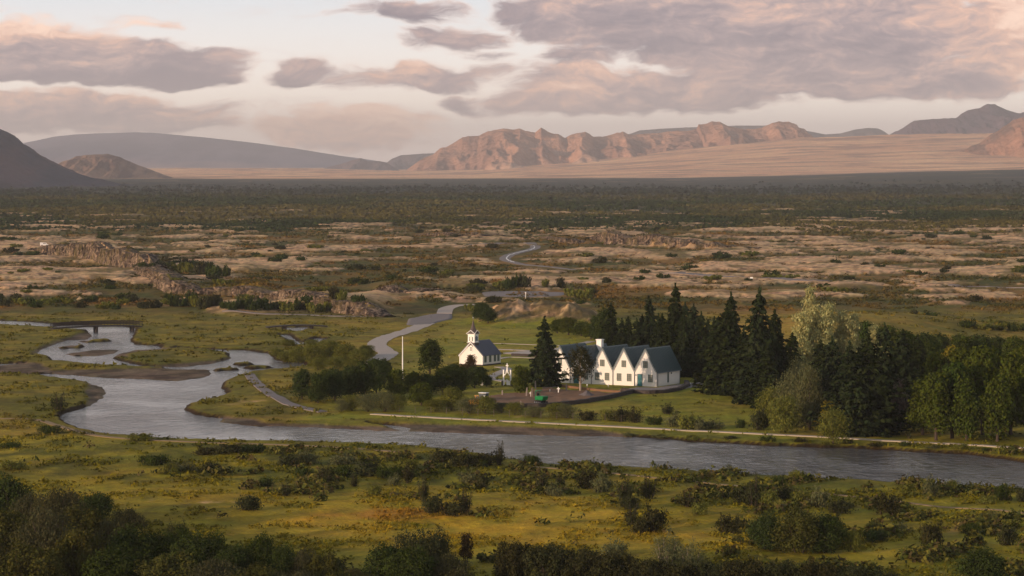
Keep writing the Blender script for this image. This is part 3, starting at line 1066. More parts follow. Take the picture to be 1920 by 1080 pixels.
MB().box(cx[4] - GW / 2 + 0.15, cx[4] - GW / 2 + 0.45, -0.14, -0.003, 1.95, 2.1).build('wall_lamp', M['pipe'], house)
ch = MB().box(cx[1] + 0.1, cx[1] + 1.15, 5.8, 6.7, 5.3, 7.75).build('chimney', M['trim'], house)
MB().box(cx[1] + 0.0, cx[1] + 1.25, 5.7, 6.8, 7.753, 7.95).build('chimney_cap', M['trim'], ch)
# small rear wing, its ridge shows between the second and third gable
rw = MB()
rw.box(cx[1] + 0.8, cx[2] + 2.0, GL + 0.13, GL + 4.5, -0.3, 2.8)
rw.build('rear_wing', M['white'], house)
rr = MB().prismx([(GL + 0.15, 2.83), (GL + 2.3, 6.3), (GL + 4.7, 2.83)], cx[1] + 0.7, cx[2] + 2.1)
rr.build('rear_roof', M['roof'], house)

# stone terrace edge in front and right of the house
def ribbon(name, pts3, width, mat, label, kind='structure', th=0.06, lift=0.07, cat=None, top=None, smooth_n=8, closed=False):
    """strip draped over the ground along px points"""
    w = gps(pts3)[:, :2]
    # catmull-rom
    P = [w[0]] + list(w) + [w[-1]]
    out = []
    for i in range(1, len(P) - 2):
        p0, p1, p2, p3 = P[i - 1], P[i], P[i + 1], P[i + 2]
        L_ = np.hypot(*(p2 - p1))
        k = max(2, int(L_ / smooth_n_step(L_)))
        for j in range(k):
            t = j / k
            out.append(0.5 * ((2 * p1) + (-p0 + p2) * t + (2 * p0 - 5 * p1 + 4 * p2 - p3) * t * t + (-p0 + 3 * p1 - 3 * p2 + p3) * t ** 3))
    out.append(w[-1])
    out = np.array(out)
    tg = np.gradient(out, axis=0)
    tg /= np.hypot(tg[:, 0], tg[:, 1])[:, None] + 1e-9
    nr = np.stack([-tg[:, 1], tg[:, 0]], 1)
    wd = width(np.linspace(0, 1, len(out))) if callable(width) else np.full(len(out), width)
    jit = 1 + 0.06 * pn(out[:, 0] / 3, out[:, 1] / 3, 5)
    a = out + nr * (wd * jit / 2)[:, None]
    b_ = out - nr * (wd * jit / 2)[:, None]
    zc = groundz(out[:, 0], out[:, 1])
    za = groundz(a[:, 0], a[:, 1])
    zb = groundz(b_[:, 0], b_[:, 1])
    zt = np.maximum(np.maximum(za, zb), zc) + lift
    if top is not None:
        zt = np.maximum(zt, top)
    n_ = len(out)
    co = np.concatenate([np.c_[a, zt], np.c_[b_, zt], np.c_[a, zt - 0.5 - th], np.c_[b_, zt - 0.5 - th]])
    i = np.arange(n_ - 1)
    f = np.concatenate([np.stack([i, i + 1, n_ + i + 1, n_ + i], 1), np.stack([i, 2 * n_ + i, 2 * n_ + i + 1, i + 1], 1), np.stack([n_ + i, n_ + i + 1, 3 * n_ + i + 1, 3 * n_ + i], 1)])
    f = np.concatenate([f, [[0, n_, 3 * n_, 2 * n_], [n_ - 1, 3 * n_ - 1, 4 * n_ - 1, 2 * n_ - 1]]])
    o = mesh_np(name, co, f, mat)
    tag(o, label, cat, None, kind)
    return o, out, zt


PATCHES = []


def smooth_n_step(L_):
    return max(0.8, L_ / 40)


ribbon('road', [(880, 459.5), (930, 458), (975, 458.5), (1000, 460.5)] + [q_ for q_ in ROADS['road'][0] if q_[0] <= 1004 and q_[1] > 461.5 or q_[1] > 484], lambda t: np.where(t < 0.55, 5.0, 5.0 - 4.4 * (t - 0.55)), M['asphalt'], 'winding asphalt road in the lava field')
rp = [(x, y) for x, y in ROADS['road'][0] if 940 < x < 1013 and y > 459]
ribbon('centre_line', [(994, 459.8), (1002, 462), (998, 467), (975, 473), (956, 478), (950, 483.5), (953, 488), (964, 492)], 0.5, M['line'], 'white centre line of the winding road', lift=0.16)
ribbon('road', [(1255, 512), (1300, 515), (1360, 519), (1430, 523), (1500, 526), (1560, 529)], 6.0, M['asphalt'], 'road stretch crossing the lava behind the poplars')
ribbon('road', [(1780, 536), (1850, 538), (1930, 540)], 4.5, M['asphalt'], 'short road stretch at the right edge of the lava')
ribbon('road', [(892, 571), (868, 572), (846, 575.5), (836, 580), (833, 588)], 4.2, M['gravel'], 'pale road curving down to the gravel parking area')
PATCHES.append(('parking_area', [(764, 598), (795, 592), (824, 588), (850, 588), (849, 598), (828, 603), (806, 608), (776, 611), (760, 610)], M['asphalt'], 'grey gravel parking area at the top of the village road'))
ribbon('road', [(800, 606), (790, 611), (770, 619), (738, 629), (712, 639), (707, 648), (718, 656), (728, 663), (715, 672), (690, 682), (668, 690)], 4.3, M['gravel'], 'pale gravel road bending down behind the bushes')
PATCHES.append(('parking_area', [(900, 548), (960, 545.5), (1020, 546), (1064, 549), (1058, 554), (1000, 558), (905, 556)], M['asphalt'], 'flat grey parking area below the winding road'))
ribbon('path', [(466, 701), (476, 714), (490, 727), (510, 742), (535, 755), (565, 765), (606, 773)], 2.0, M['asphalt'], 'grey footpath curving from the river to the bushes', lift=0.15)
ribbon('boardwalk', [(698, 777), (760, 781), (840, 785), (940, 790), (1040, 795), (1140, 800), (1240, 805), (1340, 810), (1440, 815), (1560, 821), (1660, 827), (1760, 832), (1840, 836), (2000, 846)], 1.3, M['board'], 'long pale boardwalk along the far river bank', lift=0.14)
ribbon('path', [(-60, 784), (0, 785), (50, 786), (85, 791), (125, 803), (190, 818), (260, 824), (340, 828), (420, 831), (520, 834), (633, 839), (757, 849)], 1.3, M['track'], 'trodden earth path along the near river bank', lift=0.05)
ribbon('path', [(960, 873), (1020, 877), (1080, 882), (1150, 888), (1240, 897), (1337, 907), (1450, 918), (1513, 923), (1597, 931), (1640, 935), (1693, 942), (1747, 949), (1847, 955), (1960, 966)], 0.9, M['track'], 'narrow earth path through the near scrub', lift=0.05)
ribbon('path', [(420, 584), (480, 587), (560, 590), (640, 593), (700, 594)], 2.6, M['asphalt'], 'thin grey track across the river flats')
ribbon('path', [(912, 655), (960, 656), (1000, 658), (1040, 655), (1075, 648), (1110, 640)], 2.0, M['gravel'], 'pale path across the lawn behind the big spruce')
ribbon('path', [(924, 644), (960, 645), (1010, 647), (1050, 648)], 0.8, M['gravel'], 'thin pale path behind the church lawn')
ribbon('path', [(935, 673), (955, 670), (990, 671), (1010, 672)], 1.3, M['gravel'], 'thin pale path beside the church')
ribbon('path', [(935, 688), (950, 692), (935, 700), (918, 709), (940, 714), (955, 716)], 2.0, M['gravel'], 'pale path from the church to the white gate')
ribbon('gravel_patch', [(960, 664), (990, 661), (1020, 659)], 7, M['gravel'], 'pale gravel patch behind the church lawn')
ribbon('path', [(1020, 727), (1060, 725), (1100, 729), (1150, 733), (1180, 735)], 1.0, M['flag'], 'stone path along the farmhouse lawn')


def wallrib(name, pts, h, th, label, mat, cat='wall', kind=None, jag=0.12, base=None):
    """free-standing rough wall along ground points"""
    w = gps(pts)
    P = w[:, :2]
    seg = np.hypot(*np.diff(P, axis=0).T)
    s = np.concatenate([[0], np.cumsum(seg)])
    n_ = max(4, int(s[-1] / 0.5))
    q = np.linspace(0, s[-1], n_)
    X_ = np.interp(q, s, P[:, 0])
    Y_ = np.interp(q, s, P[:, 1])
    tx, ty = np.gradient(X_), np.gradient(Y_)
    l_ = np.hypot(tx, ty)
    nx_, ny_ = -ty / l_, tx / l_
    z_ = groundz(X_, Y_)
    hh = h * (1 + jag * pn(q / 0.9, q * 0, 4) + jag * pn(q / 3.1, q * 0, 9))
    off = 0.12 * pn(q / 1.1, q * 0 + 3, 6)
    co = np.concatenate([np.c_[X_ + nx_ * (o_ * th / 2 + off), Y_ + ny_ * (o_ * th / 2 + off), z_ + zz * hh - (0.4 if zz == 0 else 0)] for o_, zz in ((-1.15, 0), (-0.9, 0.9), (-0.5, 1), (0.5, 1), (0.9, 0.9), (1.15, 0))])
    f = grid_faces(6, n_)
    i0 = np.array([[0, n_, 2 * n_, 5 * n_], [2 * n_, 3 * n_, 4 * n_, 5 * n_]])
    f = np.concatenate([f, i0, i0[:, ::-1] + n_ - 1])
    o = mesh_np(name, co, f, mat)
    tag(o, label, cat, None, kind)
    return o


wallrib('stone_wall', [(1168, 734), (1190, 737), (1215, 738.5), (1245, 737), (1272, 732), (1290, 725), (1287, 719)], 0.62, 0.9, 'dark curved lava stone wall around the right end of the farmhouse', M['stone'], 'wall')
wallrib('stone_wall', [(925, 762), (960, 764), (1010, 764), (1060, 760), (1100, 755), (1140, 748), (1186, 737)], 0.7, 0.8, 'rough earth and stone wall on the near edge of the bare soil', M['stone'], 'wall')
wallrib('stone_wall', [(1036, 722), (1060, 726), (1100, 731), (1140, 735), (1165, 736)], 0.4, 0.7, 'low brown bank between farmhouse lawn and bare soil', M['soil'], 'wall')
wallrib('stone_wall', [(960, 667), (985, 668), (1010, 669)], 0.5, 0.8, 'short dark wall on the lawn behind the white gate', M['stone'], 'wall')
wallrib('stone_wall', [(1305, 712), (1325, 714)], 0.8, 0.8, 'short dark wall beside the spruce right of the farmhouse', M['dark'], 'wall', jag=0.02)


def patchmesh(name, poly, mat, label, lift=0.06, kind='structure', step=0.8, amp=0.0):
    """ground sheet filling a surveyed outline"""
    w = gps(poly)[:, :2]
    c_ = w.mean(0)
    # resample outline, wobble it and fan towards the centre in rings
    per = np.vstack([w, w[:1]])
    seg = np.hypot(*np.diff(per, axis=0).T)
    s = np.concatenate([[0], np.cumsum(seg)])
    n_ = max(16, int(s[-1] / 0.7))
    q = np.linspace(0, s[-1], n_, endpoint=False)
    ox = np.interp(q, s, per[:, 0])
    oy = np.interp(q, s, per[:, 1])
    ox += 0.35 * pn(ox / 1.7, oy / 1.7, 3)
    oy += 0.7 * pn(ox / 1.7, oy / 1.7, 4)
    rings = np.linspace(1, 0, 10)
    co = []
    for i, r in enumerate(rings):
        x_ = c_[0] + (ox - c_[0]) * r
        y_ = c_[1] + (oy - c_[1]) * r
        z_ = groundz(x_, y_) + lift + amp * np.maximum(0, pn(x_ / 2.0, y_ / 2.5, 7)) * (1 if i else 0) - (0.3 if i == 0 else 0)
        co.append(np.c_[x_, y_, z_])
    k = len(rings)
    idx = np.arange(k * n_).reshape(k, n_)
    f = np.stack([idx[:-1], np.roll(idx[:-1], -1, 1), np.roll(idx[1:], -1, 1), idx[1:]], -1).reshape(-1, 4)
    o = mesh_np(name, np.concatenate(co), f, mat, smooth=True)
    tag(o, label, None, None, kind)
    return o


for a_, b2_, c_, d_ in PATCHES:
    patchmesh(a_, b2_, c_, d_, lift=0.18)
patchmesh('soil', [(905, 742), (940, 737), (985, 736), (1020, 727), (1060, 729), (1110, 733), (1165, 737), (1184, 737), (1140, 747), (1100, 753), (1060, 758), (1010, 763), (950, 762), (910, 756)], M['soil'], 'bare reddish brown soil of the dug-up churchyard', amp=0.35)
patchmesh('terrace', [(1150, 733), (1190, 727), (1232, 728), (1280, 720), (1325, 716), (1318, 725), (1270, 731), (1240, 735), (1200, 736), (1165, 734)], M['flag'], 'grey stone paving around the farmhouse end', lift=0.12)

# ------------------------------------------------------------------ church
CW, CL, CE, CRZ = 5.4, 7.2, 2.1, 4.75
CPt = wpt(904.8, 686.2)
church = empty('church', CPt, TH, 'small white wooden church with grey roof and pointed bell tower', 'church')
b_ = MB()
b_.prism([(-CW, 0.25), (0, 0.25), (0, CE), (-CW / 2, CRZ), (-CW, CE)], 0, CL)
b_.build('wall', M['white'], church)
MB().box(-CW - 0.08, 0.08, -0.08, CL + 0.08, -0.5, 0.247).build('plinth', M['stone'], church)
sl = (CRZ - CE) / (CW / 2)
r1 = roof_slab(-CW - 0.18, CE - 0.18 * sl + 0.03, -CW / 2 - 0.004, CRZ + 0.03, -0.14, CL + 0.14, 0.08, 0.5)
r2 = roof_slab(0.18, CE - 0.18 * sl + 0.03, -CW / 2 + 0.004, CRZ + 0.03, -0.14, CL + 0.14, 0.08, 0.5)
r1.add(r2.v, r2.f)
r1.prism([(-CW / 2 - 0.12, CRZ + 0.05), (-CW / 2 + 0.12, CRZ + 0.05), (-CW / 2, CRZ + 0.2)], 0.2, CL + 0.15)
r1.build('roof', M['slate'], church)
for (xa, xb) in ((-CW - 0.15, -CW / 2), (0.15, -CW / 2)):
    za = CE - 0.15 * sl
    MB().prism([(xa, za), (xb, CRZ), (xb, CRZ - 0.2), (xa, za - 0.2)], -0.2, -0.142).build('bargeboard', M['trim'], church)
for q in (-CW + 0.06, -0.06):
    MB().box(q - 0.08, q + 0.08, -0.05, -0.003, 0.25, CE - 0.03).build('corner_board', M['trim'], church)
MB().box(0.003, 0.05, CL - 0.18, CL, 0.25, CE - 0.12).build('corner_board', M['trim'], church)
MB().box(0.003, 0.05, 0.0, 0.18, 0.25, CE - 0.12).build('corner_board', M['trim'], church)
for yy in (1.1, 3.0, 4.9, 6.3):
    window(church, yy, 0, 1.28, 0.62, 1.1, 2, 3, M['green'], 'side')
wu = window(church, -CW / 2, 0, 3.35, 0.5, 0.75, 2, 3, M['trim'])
# arch head of the gable window
ah = MB()
ah.prism([(-CW / 2 - 0.34, 3.84)] + [(-CW / 2 + 0.34 * math.cos(a), 3.84 + 0.26 * math.sin(a)) for a in np.linspace(math.pi, 0, 7)][1:-1] + [(-CW / 2 + 0.34, 3.84)], -0.07, -0.004)
ah.build('arch', M['trim'], wu)
dr = MB().box(-CW / 2 - 0.5, -CW / 2 + 0.5, -0.06, -0.003, 0.3, 2.15).build('door', M['dark'], church)
MB().box(-CW / 2 - 0.64, -CW / 2 - 0.503, -0.09, -0.003, 0.3, 2.3).box(-CW / 2 + 0.503, -CW / 2 + 0.64, -0.09, -0.003, 0.3, 2.3).box(-CW / 2 - 0.7, -CW / 2 + 0.7, -0.13, -0.003, 2.303, 2.42).build('door_frame', M['trim'], dr)
# tower
tx, ty, tw = -CW / 2, 0.82, 0.78
T = MB().box(tx - tw, tx + tw, ty - tw, ty + tw, 4.75, 6.3).build('tower', M['trim'], church)
MB().box(tx - tw - 0.07, tx + tw + 0.07, ty - tw - 0.07, ty + tw + 0.07, 3.85, 4.65).build('tower_base', M['brownroof'], T)
MB().box(tx - tw - 0.14, tx + tw + 0.14, ty - tw - 0.14, ty + tw + 0.14, 4.653, 4.747).build('ledge', M['trim'], T)
MB().box(tx - tw - 0.12, tx + tw + 0.12, ty - tw - 0.12, ty + tw + 0.12, 6.303, 6.42).build('cornice', M['trim'], T)
lv = MB()
for s_ in (0,):
    lv.prism([(tx - 0.26, 5.0), (tx + 0.26, 5.0)] + [(tx + 0.26 * math.cos(a), 5.75 + 0.26 * math.sin(a)) for a in np.linspace(0, math.pi, 7)], ty - tw - 0.06, ty - tw - 0.003)
louver = lv.build('louver', M['white'], T)
lv = MB()
lv.prismx([(ty - 0.26, 5.0), (ty + 0.26, 5.0)] + [(ty + 0.26 * math.cos(a), 5.75 + 0.26 * math.sin(a)) for a in np.linspace(0, math.pi, 7)], tx + tw + 0.003, tx + tw + 0.06)
lv.build('louver', M['edge'], T)
for sx in (-1, 1):
    MB().box(tx + sx * 0.33 - 0.05, tx + sx * 0.33 + 0.05, ty - tw - 0.09, ty - tw - 0.003, 4.95, 5.8).build('frame', M['dark'], T)
    MB().box(tx + tw + 0.003, tx + tw + 0.09, ty + sx * 0.33 - 0.05, ty + sx * 0.33 + 0.05, 4.95, 5.8).build('frame', M['dark'], T)
# four small gables and the spire
g = MB()
for sx in (-1, 1):
    x_ = tx + sx * (tw + 0.16)
    g.prismx([(ty - tw - 0.2, 6.42), (ty + tw + 0.2, 6.42), (ty, 7.05)], min(x_, tx), max(x_, tx))
    y_ = ty + sx * (tw + 0.16)
    g.prism([(tx - tw - 0.2, 6.424), (tx + tw + 0.2, 6.424), (tx, 7.054)], min(y_, ty), max(y_, ty))
g.build('tower_gable', M['brownroof'], T)
gt = MB()
for sx in (-1, 1):
    gt.prism([(tx + sx * (tw + 0.26), 6.38), (tx, 7.08), (tx, 7.2), (tx + sx * (tw + 0.34), 6.42)], ty - tw - 0.24, ty - tw - 0.165)
    gt.prismx([(ty + sx * (tw + 0.26), 6.38), (ty, 7.08), (ty, 7.2), (ty + sx * (tw + 0.34), 6.42)], tx + tw + 0.165, tx + tw + 0.24)
gt.build('bargeboard', M['trim'], T)
sp = MB()
rings = [(6.43, 0.98), (7.1, 0.68), (7.9, 0.36), (8.8, 0.14), (9.25, 0.03)]
vs = []
for z_, r_ in rings:
    for k in range(8):
        a = math.pi / 8 + k * math.pi / 4
        vs.append((tx + r_ * math.cos(a), ty + r_ * math.sin(a), z_))
fs = [(i * 8 + k, i * 8 + (k + 1) % 8, (i + 1) * 8 + (k + 1) % 8, (i + 1) * 8 + k) for i in range(len(rings) - 1) for k in range(8)]
fs += [tuple(range(7, -1, -1)), tuple((len(rings) - 1) * 8 + k for k in range(8))]
sp.add(vs, fs)
spire = sp.build('spire', M['brownroof'], church)
MB().tube([(tx, ty, 9.2), (tx, ty, 9.9)], 0.025, 6).ball((tx, ty, 9.5), 0.09, 0.09, 0.09, 8, 4).box(tx - 0.2, tx + 0.2, ty - 0.02, ty + 0.02, 9.68, 9.74).build('finial', M['metal'], spire)

# ------------------------------------------------------------------ lychgate, crosses, gravestones, flagpole
g0 = gp(951, 723)
gate = empty('churchyard_gate', g0, TH, 'white wooden churchyard gate with curved arch topped by a cross', 'gate')
for sx in (-0.75, 0.75):
    MB().box(sx - 0.11, sx + 0.11, -0.11, 0.11, -0.2, 2.85).box(sx - 0.1, sx + 0.1, -0.1, 0.1, 2.853, 2.93).build('post', M['trim'], gate)
ar = MB()
for sx in (-1, 1):
    pts = [(sx * 0.68, 0, 1.9), (sx * 0.45, 0, 2.0), (sx * 0.22, 0, 2.3), (sx * 0.09, 0, 2.75), (sx * 0.03, 0, 3.2)]
    ar.tube(pts, [0.13, 0.13, 0.12, 0.11, 0.09], 8)
ar.box(-0.07, 0.07, -0.05, 0.05, 2.6, 4.1).box(-0.3, 0.3, -0.045, 0.045, 3.6, 3.74)
ar.build('arch', M['trim'], gate)
for sx, sw in ((-1, 0.9), (1, 0.2)):
    leaf = MB()
    n_ = 6
    hx, hy = sx * 0.66, -0.1
    dxn, dyn = -sx * math.cos(sw), -math.sin(sw)
    for k in range(n_ + 1):
        t = k / n_ * 0.64
        h_ = 0.75 + 0.45 * (k / n_) ** 1.4
        x_, y_ = hx + dxn * t, hy + dyn * t
        leaf.box(x_ - 0.04, x_ + 0.04, y_ - 0.02, y_ + 0.02, 0.1, h_)
    for za, zb in ((0.2, 0.2), (0.7, 1.1)):
        leaf.tube([(hx, hy - 0.03, za), (hx + dxn * 0.64, hy + dyn * 0.64 - 0.03, zb)], 0.045, 6)
    leaf.tube([(hx, hy - 0.03, 0.2), (hx + dxn * 0.64, hy + dyn * 0.64 - 0.03, 0.95)], 0.035, 6)
    leaf.build('gate_leaf', M['trim'], gate)
for sx in (-0.95, 0.95):
    MB().box(sx - 0.13, sx + 0.13, -0.3, 0.3, -0.3, 0.9).build('gate_pier', M['stone'], gate, 0.02)


def cross(px, py, h, w, label):
    p = gp(px, py)
    o = MB()
    t = 0.07 * h / 1.2 + 0.02
    o.box(-t, t, -0.05, 0.05, -0.15, h).box(-w / 2, -t - 0.002, -0.05, 0.05, h * 0.66, h * 0.66 + 2 * t).box(t + 0.002, w / 2, -0.05, 0.05, h * 0.66, h * 0.66 + 2 * t)
    c_ = o.build('grave_cross', M['trim'])
    c_.location = p
    c_.rotation_euler = (0, 0, TH * 0.3)
    tag(c_, label, 'cross', 'grave crosses')
    return c_


cross(1047, 737, 1.05, 0.52, 'white grave cross standing alone at the back of the bare soil')
cross(995.5, 744, 0.9, 0.5, 'white grave cross between weathered posts near the green machine')
cross(1031, 735, 0.5, 0.16, 'tiny pale grave marker left of the lone white cross')


def stone(px, py, h, w, label, mat='greyw', pointed=True, lean=0.0):
    p = gp(px, py)
    o = MB()
    pr = [(-w / 2, -0.2), (w / 2, -0.2), (w * 0.36, h * 0.7), (w * 0.2, h), (-w * 0.25, h * 0.96), (-w * 0.42, h * 0.66)] if pointed else [(-w / 2, -0.2), (w / 2, -0.2), (w / 2, h * 0.8), (w * 0.25, h), (-w * 0.25, h), (-w / 2, h * 0.8)]
    o.prism(pr, -w * 0.22, w * 0.22)
    c_ = o.build('gravestone', M[mat], None, 0.02)
    c_.location = p
    c_.rotation_euler = (0, lean, TH * 0.5)
    tag(c_, label, 'gravestone', 'gravestones')


stone(987, 743, 1.6, 0.3, 'tall leaning pale gravestone left of the small white cross', lean=0.08)
stone(998, 745, 1.7, 0.5, 'broad brown gravestone right behind the small white cross', 'wood')
stone(1003, 742, 0.95, 0.22, 'thin pale gravestone right of the small white cross')
stone(942, 741, 0.9, 0.35, 'low grey gravestone at the edge of the lawn below the gate')
stone(1062, 733, 1.3, 0.32, 'grey pillar gravestone between white cross and birch')
stone(1004, 729, 1.5, 0.3, 'slim grey gravestone in the shade under the big spruce', 'greyw')
stone(904, 722, 0.65, 0.5, 'small white gravestone on the lawn left of the gate', 'trim', False, 0.2)
stone(977, 765, 1.2, 0.35, 'pale gravestone at the near edge of the bare soil', lean=-0.05)
stone(1063.5 - 85, 768, 1.25, 0.3, 'leaning brown gravestone at the near edge of the soil', 'wood', lean=0.12)

fp = gp(755, 712)
pole = empty('flagpole', fp, 0, 'tall white flagpole without a flag among the bushes', 'flagpole')
MB().tube([(0, 0, -0.2), (0, 0, 4), (0, 0, 8.0)], [0.13, 0.11, 0.07], 10).build('pole', M['trim'], pole)
MB().ball((0, 0, 8.08), 0.11, 0.11, 0.11, 10, 6).build('finial', M['trim'], pole)
MB().box(-0.4, 0.4, -0.4, 0.4, -0.3, 0.15).build('base', M['flag'], pole)

for px, lab in ((1101, 'small white lawn light left of the two before the farmhouse'), (1140.5, 'small white lawn light right of the two before the farmhouse'), (1294, 'small white light at the right end of the stone wall')):
    p = gp(px, 726 if px < 1200 else 723)
    e = empty('lawn_light', p, 0, lab, 'light', 'lawn lights')
    MB().tube([(0, 0, -0.1), (0, 0, 0.3)], 0.05, 8).build('post', M['metal'], e)
    MB().ball((0, 0, 0.42), 0.15, 0.15, 0.13, 10, 6).build('globe', M['trim'], e)

# gravel heap
p = gp(1100, 742)
n_, m_ = 28, 10
vs = []
for i in range(m_):
    r_ = i / (m_ - 1)
    for k in range(n_):
        a = 2 * math.pi * k / n_
        rr_ = r_ * (1 + 0.12 * math.sin(3 * a) + 0.06 * math.sin(7 * a + 1))
        vs.append((1.6 * rr_ * math.cos(a), 1.5 * rr_ * math.sin(a), 1.05 * (1 - r_) ** 1.1 - 0.08 + 0.05 * math.sin(5 * a + 9 * r_)))
idx = np.arange(m_ * n_).reshape(m_, n_)
fs = np.stack([idx[:-1], np.roll(idx[:-1], -1, 1), np.roll(idx[1:], -1, 1), idx[1:]], -1).reshape(-1, 4)
hp = mesh_np('gravel_heap', vs, fs, M['sand'], smooth=True)
hp.location = p
tag(hp, 'dark grey heap of gravel on the bare soil before the birch', 'gravel heap')

# green tracked dumper
p = gp(1014, 757)
dm = empty('dumper', p, R(-55), 'small green construction dumper parked on the bare soil', 'dumper')
for sy in (-0.55, 0.55):
    tk = MB()
    prf = [(-1.1, 0.12), (-0.95, 0.0), (0.95, 0.0), (1.1, 0.12), (1.1, 0.36), (0.95, 0.48), (-0.95, 0.48), (-1.1, 0.36)]
    tk.prism(prf, sy - 0.16, sy + 0.16)
    tko = tk.build('track', M['rubber'], dm)
    wh = MB()
    for k in range(4):
        c_ = -0.78 + 0.52 * k
        wh.prism([(c_ + 0.17 * math.cos(a), 0.24 + 0.17 * math.sin(a)) for a in np.linspace(0, 2 * math.pi, 12, endpoint=False)], sy - 0.19, sy + 0.19)
    wh.build('track_wheel', M['metal'], tko)
MB().box(-0.95, 0.95, -0.38, 0.38, 0.4, 0.6).build('chassis', M['dark'], dm)
MB().prism([(-0.1, 0.65), (1.15, 0.65), (1.45, 1.35), (-0.3, 1.35), (-0.3, 0.9)], -0.55, 0.55).build('skip', M['machine'], dm, 0.03)
MB().box(-1.05, -0.35, -0.5, 0.5, 0.62, 1.25).build('engine_hood', M['machine'], dm, 0.04)
MB().box(-0.98, -0.42, -0.42, 0.42, 1.253, 1.29).build('hood_panel', M['metal'], dm)
rb = MB()
for sy in (-0.45, 0.45):
    rb.tube([(-0.9, sy, 1.2), (-0.9, sy, 2.1), (-0.4, sy, 2.15)], 0.04, 6)
rb.tube([(-0.9, -0.45, 2.1), (-0.9, 0.45, 2.1)], 0.04, 6)
rb.build('roll_bar', M['machine'], dm)
MB().box(-1.0, -0.3, -0.52, 0.52, 2.16, 2.24).build('canopy', M['machine'], dm)
MB().box(-0.75, -0.35, -0.22, 0.22, 1.292, 1.4).box(-0.85, -0.752, -0.22, 0.22, 1.292, 1.75).build('seat', M['rubber'], dm)
# yellow excavator half behind the bushes
p = gp(889, 764)
ex = empty('excavator', p, R(-75), 'yellow excavator mostly hidden behind bushes at the soil edge', 'excavator')
for sy in (-0.75, 0.75):
    MB().prism([(-1.3, 0.15), (-1.1, 0.0), (1.1, 0.0), (1.3, 0.15), (1.3, 0.5), (1.1, 0.65), (-1.1, 0.65), (-1.3, 0.5)], sy - 0.22, sy + 0.22).build('track', M['rubber'], ex)
MB().box(-1.0, 1.0, -0.5, 0.5, 0.35, 0.75).build('undercarriage', M['dark'], ex)
MB().box(-1.5, 0.9, -0.9, 0.9, 0.78, 1.7).build('body', M['yellow'], ex, 0.08)
cb = MB().box(-0.1, 0.9, 0.1, 0.9, 1.703, 2.75).build('cab', M['yellow'], ex, 0.06)
MB().box(0.903, 0.92, 0.2, 0.8, 1.9, 2.6).box(0.0, 0.8, 0.085, 0.097, 1.9, 2.6).build('cab_window', M['glass'], cb)
MB().tube([(0.7, -0.3, 1.2), (1.5, -0.3, 2.1), (2.3, -0.3, 2.2), (2.9, -0.3, 1.6)], [0.16, 0.16, 0.16, 0.12], 6).build('boom', M['yellow'], ex)
MB().tube([(2.9, -0.3, 1.7), (2.8, -0.3, 0.8)], [0.15, 0.11], 6).build('arm', M['yellow'], ex)
MB().prism([(2.4, 0.2), (3.0, 0.1), (3.2, 0.8), (2.8, 0.95), (2.45, 0.6)], -0.65, 0.05).build('bucket', M['metal'], ex)
ex.scale = (0.75, 0.75, 0.75)
# grey container behind it
p = gp(907, 750)
ct = empty('container', p, TH, 'small grey and white site container beside the yellow excavator', 'container')
MB().box(-0.7, 0.7, -0.5, 0.5, 0.1, 1.2).build('body', M['pipe'], ct, 0.03)
MB().box(-0.77, 0.77, -0.57, 0.57, 1.203, 1.3).build('lid', M['trim'], ct)
MB().box(0.3, 0.6, -0.56, -0.503, 0.5, 0.9).build('notice', M['trim'], ct)

# ------------------------------------------------------------------ bridges
def bridge(pa, pb, z, wd_, rail, piers, label, mat='wood'):
    a = Vector(unp(*pa, z))
    b2 = Vector(unp(*pb, z))
    d = b2 - a
    Lb = d.xy.length
    rz = math.atan2(d.y, d.x)
    e = empty('footbridge', (a.x, a.y, 0), rz, label, 'bridge')
    k = 14
    dk_ = MB()
    for i in range(k):
        x0, x1 = Lb * i / k, Lb * (i + 1) / k
        cz = lambda x: z + 0.35 * (1 - (2 * x / Lb - 1) ** 2)
        dk_.add([(x0, -wd_ / 2, cz(x0) - 0.3), (x1, -wd_ / 2, cz(x1) - 0.3), (x1, wd_ / 2, cz(x1) - 0.3), (x0, wd_ / 2, cz(x0) - 0.3), (x0, -wd_ / 2, cz(x0)), (x1, -wd_ / 2, cz(x1)), (x1, wd_ / 2, cz(x1)), (x0, wd_ / 2, cz(x0))],
                [(0, 3, 2, 1), (4, 5, 6, 7), (0, 1, 5, 4), (1, 2, 6, 5), (2, 3, 7, 6), (3, 0, 4, 7)])
    dk_.build('deck', M[mat], e)
    if rail:
        for sy in (-1, 1):
            r_ = MB()
            for h in (0.4, 0.7, 1.05):
                r_.tube([(Lb * i / k, sy * (wd_ / 2 - 0.06), cz(Lb * i / k) + h) for i in range(k + 1)], 0.08 if h < 1 else 0.11, 5)
            for i in range(k + 1):
                r_.box(Lb * i / k - 0.05, Lb * i / k + 0.05, sy * (wd_ / 2 - 0.06) - 0.05, sy * (wd_ / 2 - 0.06) + 0.05, cz(Lb * i / k) + 0.003, cz(Lb * i / k) + 1.05)
            r_.build('railing', M[mat], e)
    for t in piers:
        MB().box(Lb * t - 0.25, Lb * t + 0.25, -wd_ / 2 + 0.1, wd_ / 2 - 0.1, -0.8, cz(Lb * t) - 0.303).build('pier', M['dark'], e)
    return e


bridge((97, 615), (264, 610.5), 1.2, 2.4, True, (0.49, 0.9), 'dark wooden footbridge with railings across the river on the left', 'dark')
bridge((500, 612.5), (612, 610.5), 1.15, 2.4, False, (0.3, 0.75), 'low dark footbridge over the narrow side stream', 'dark')

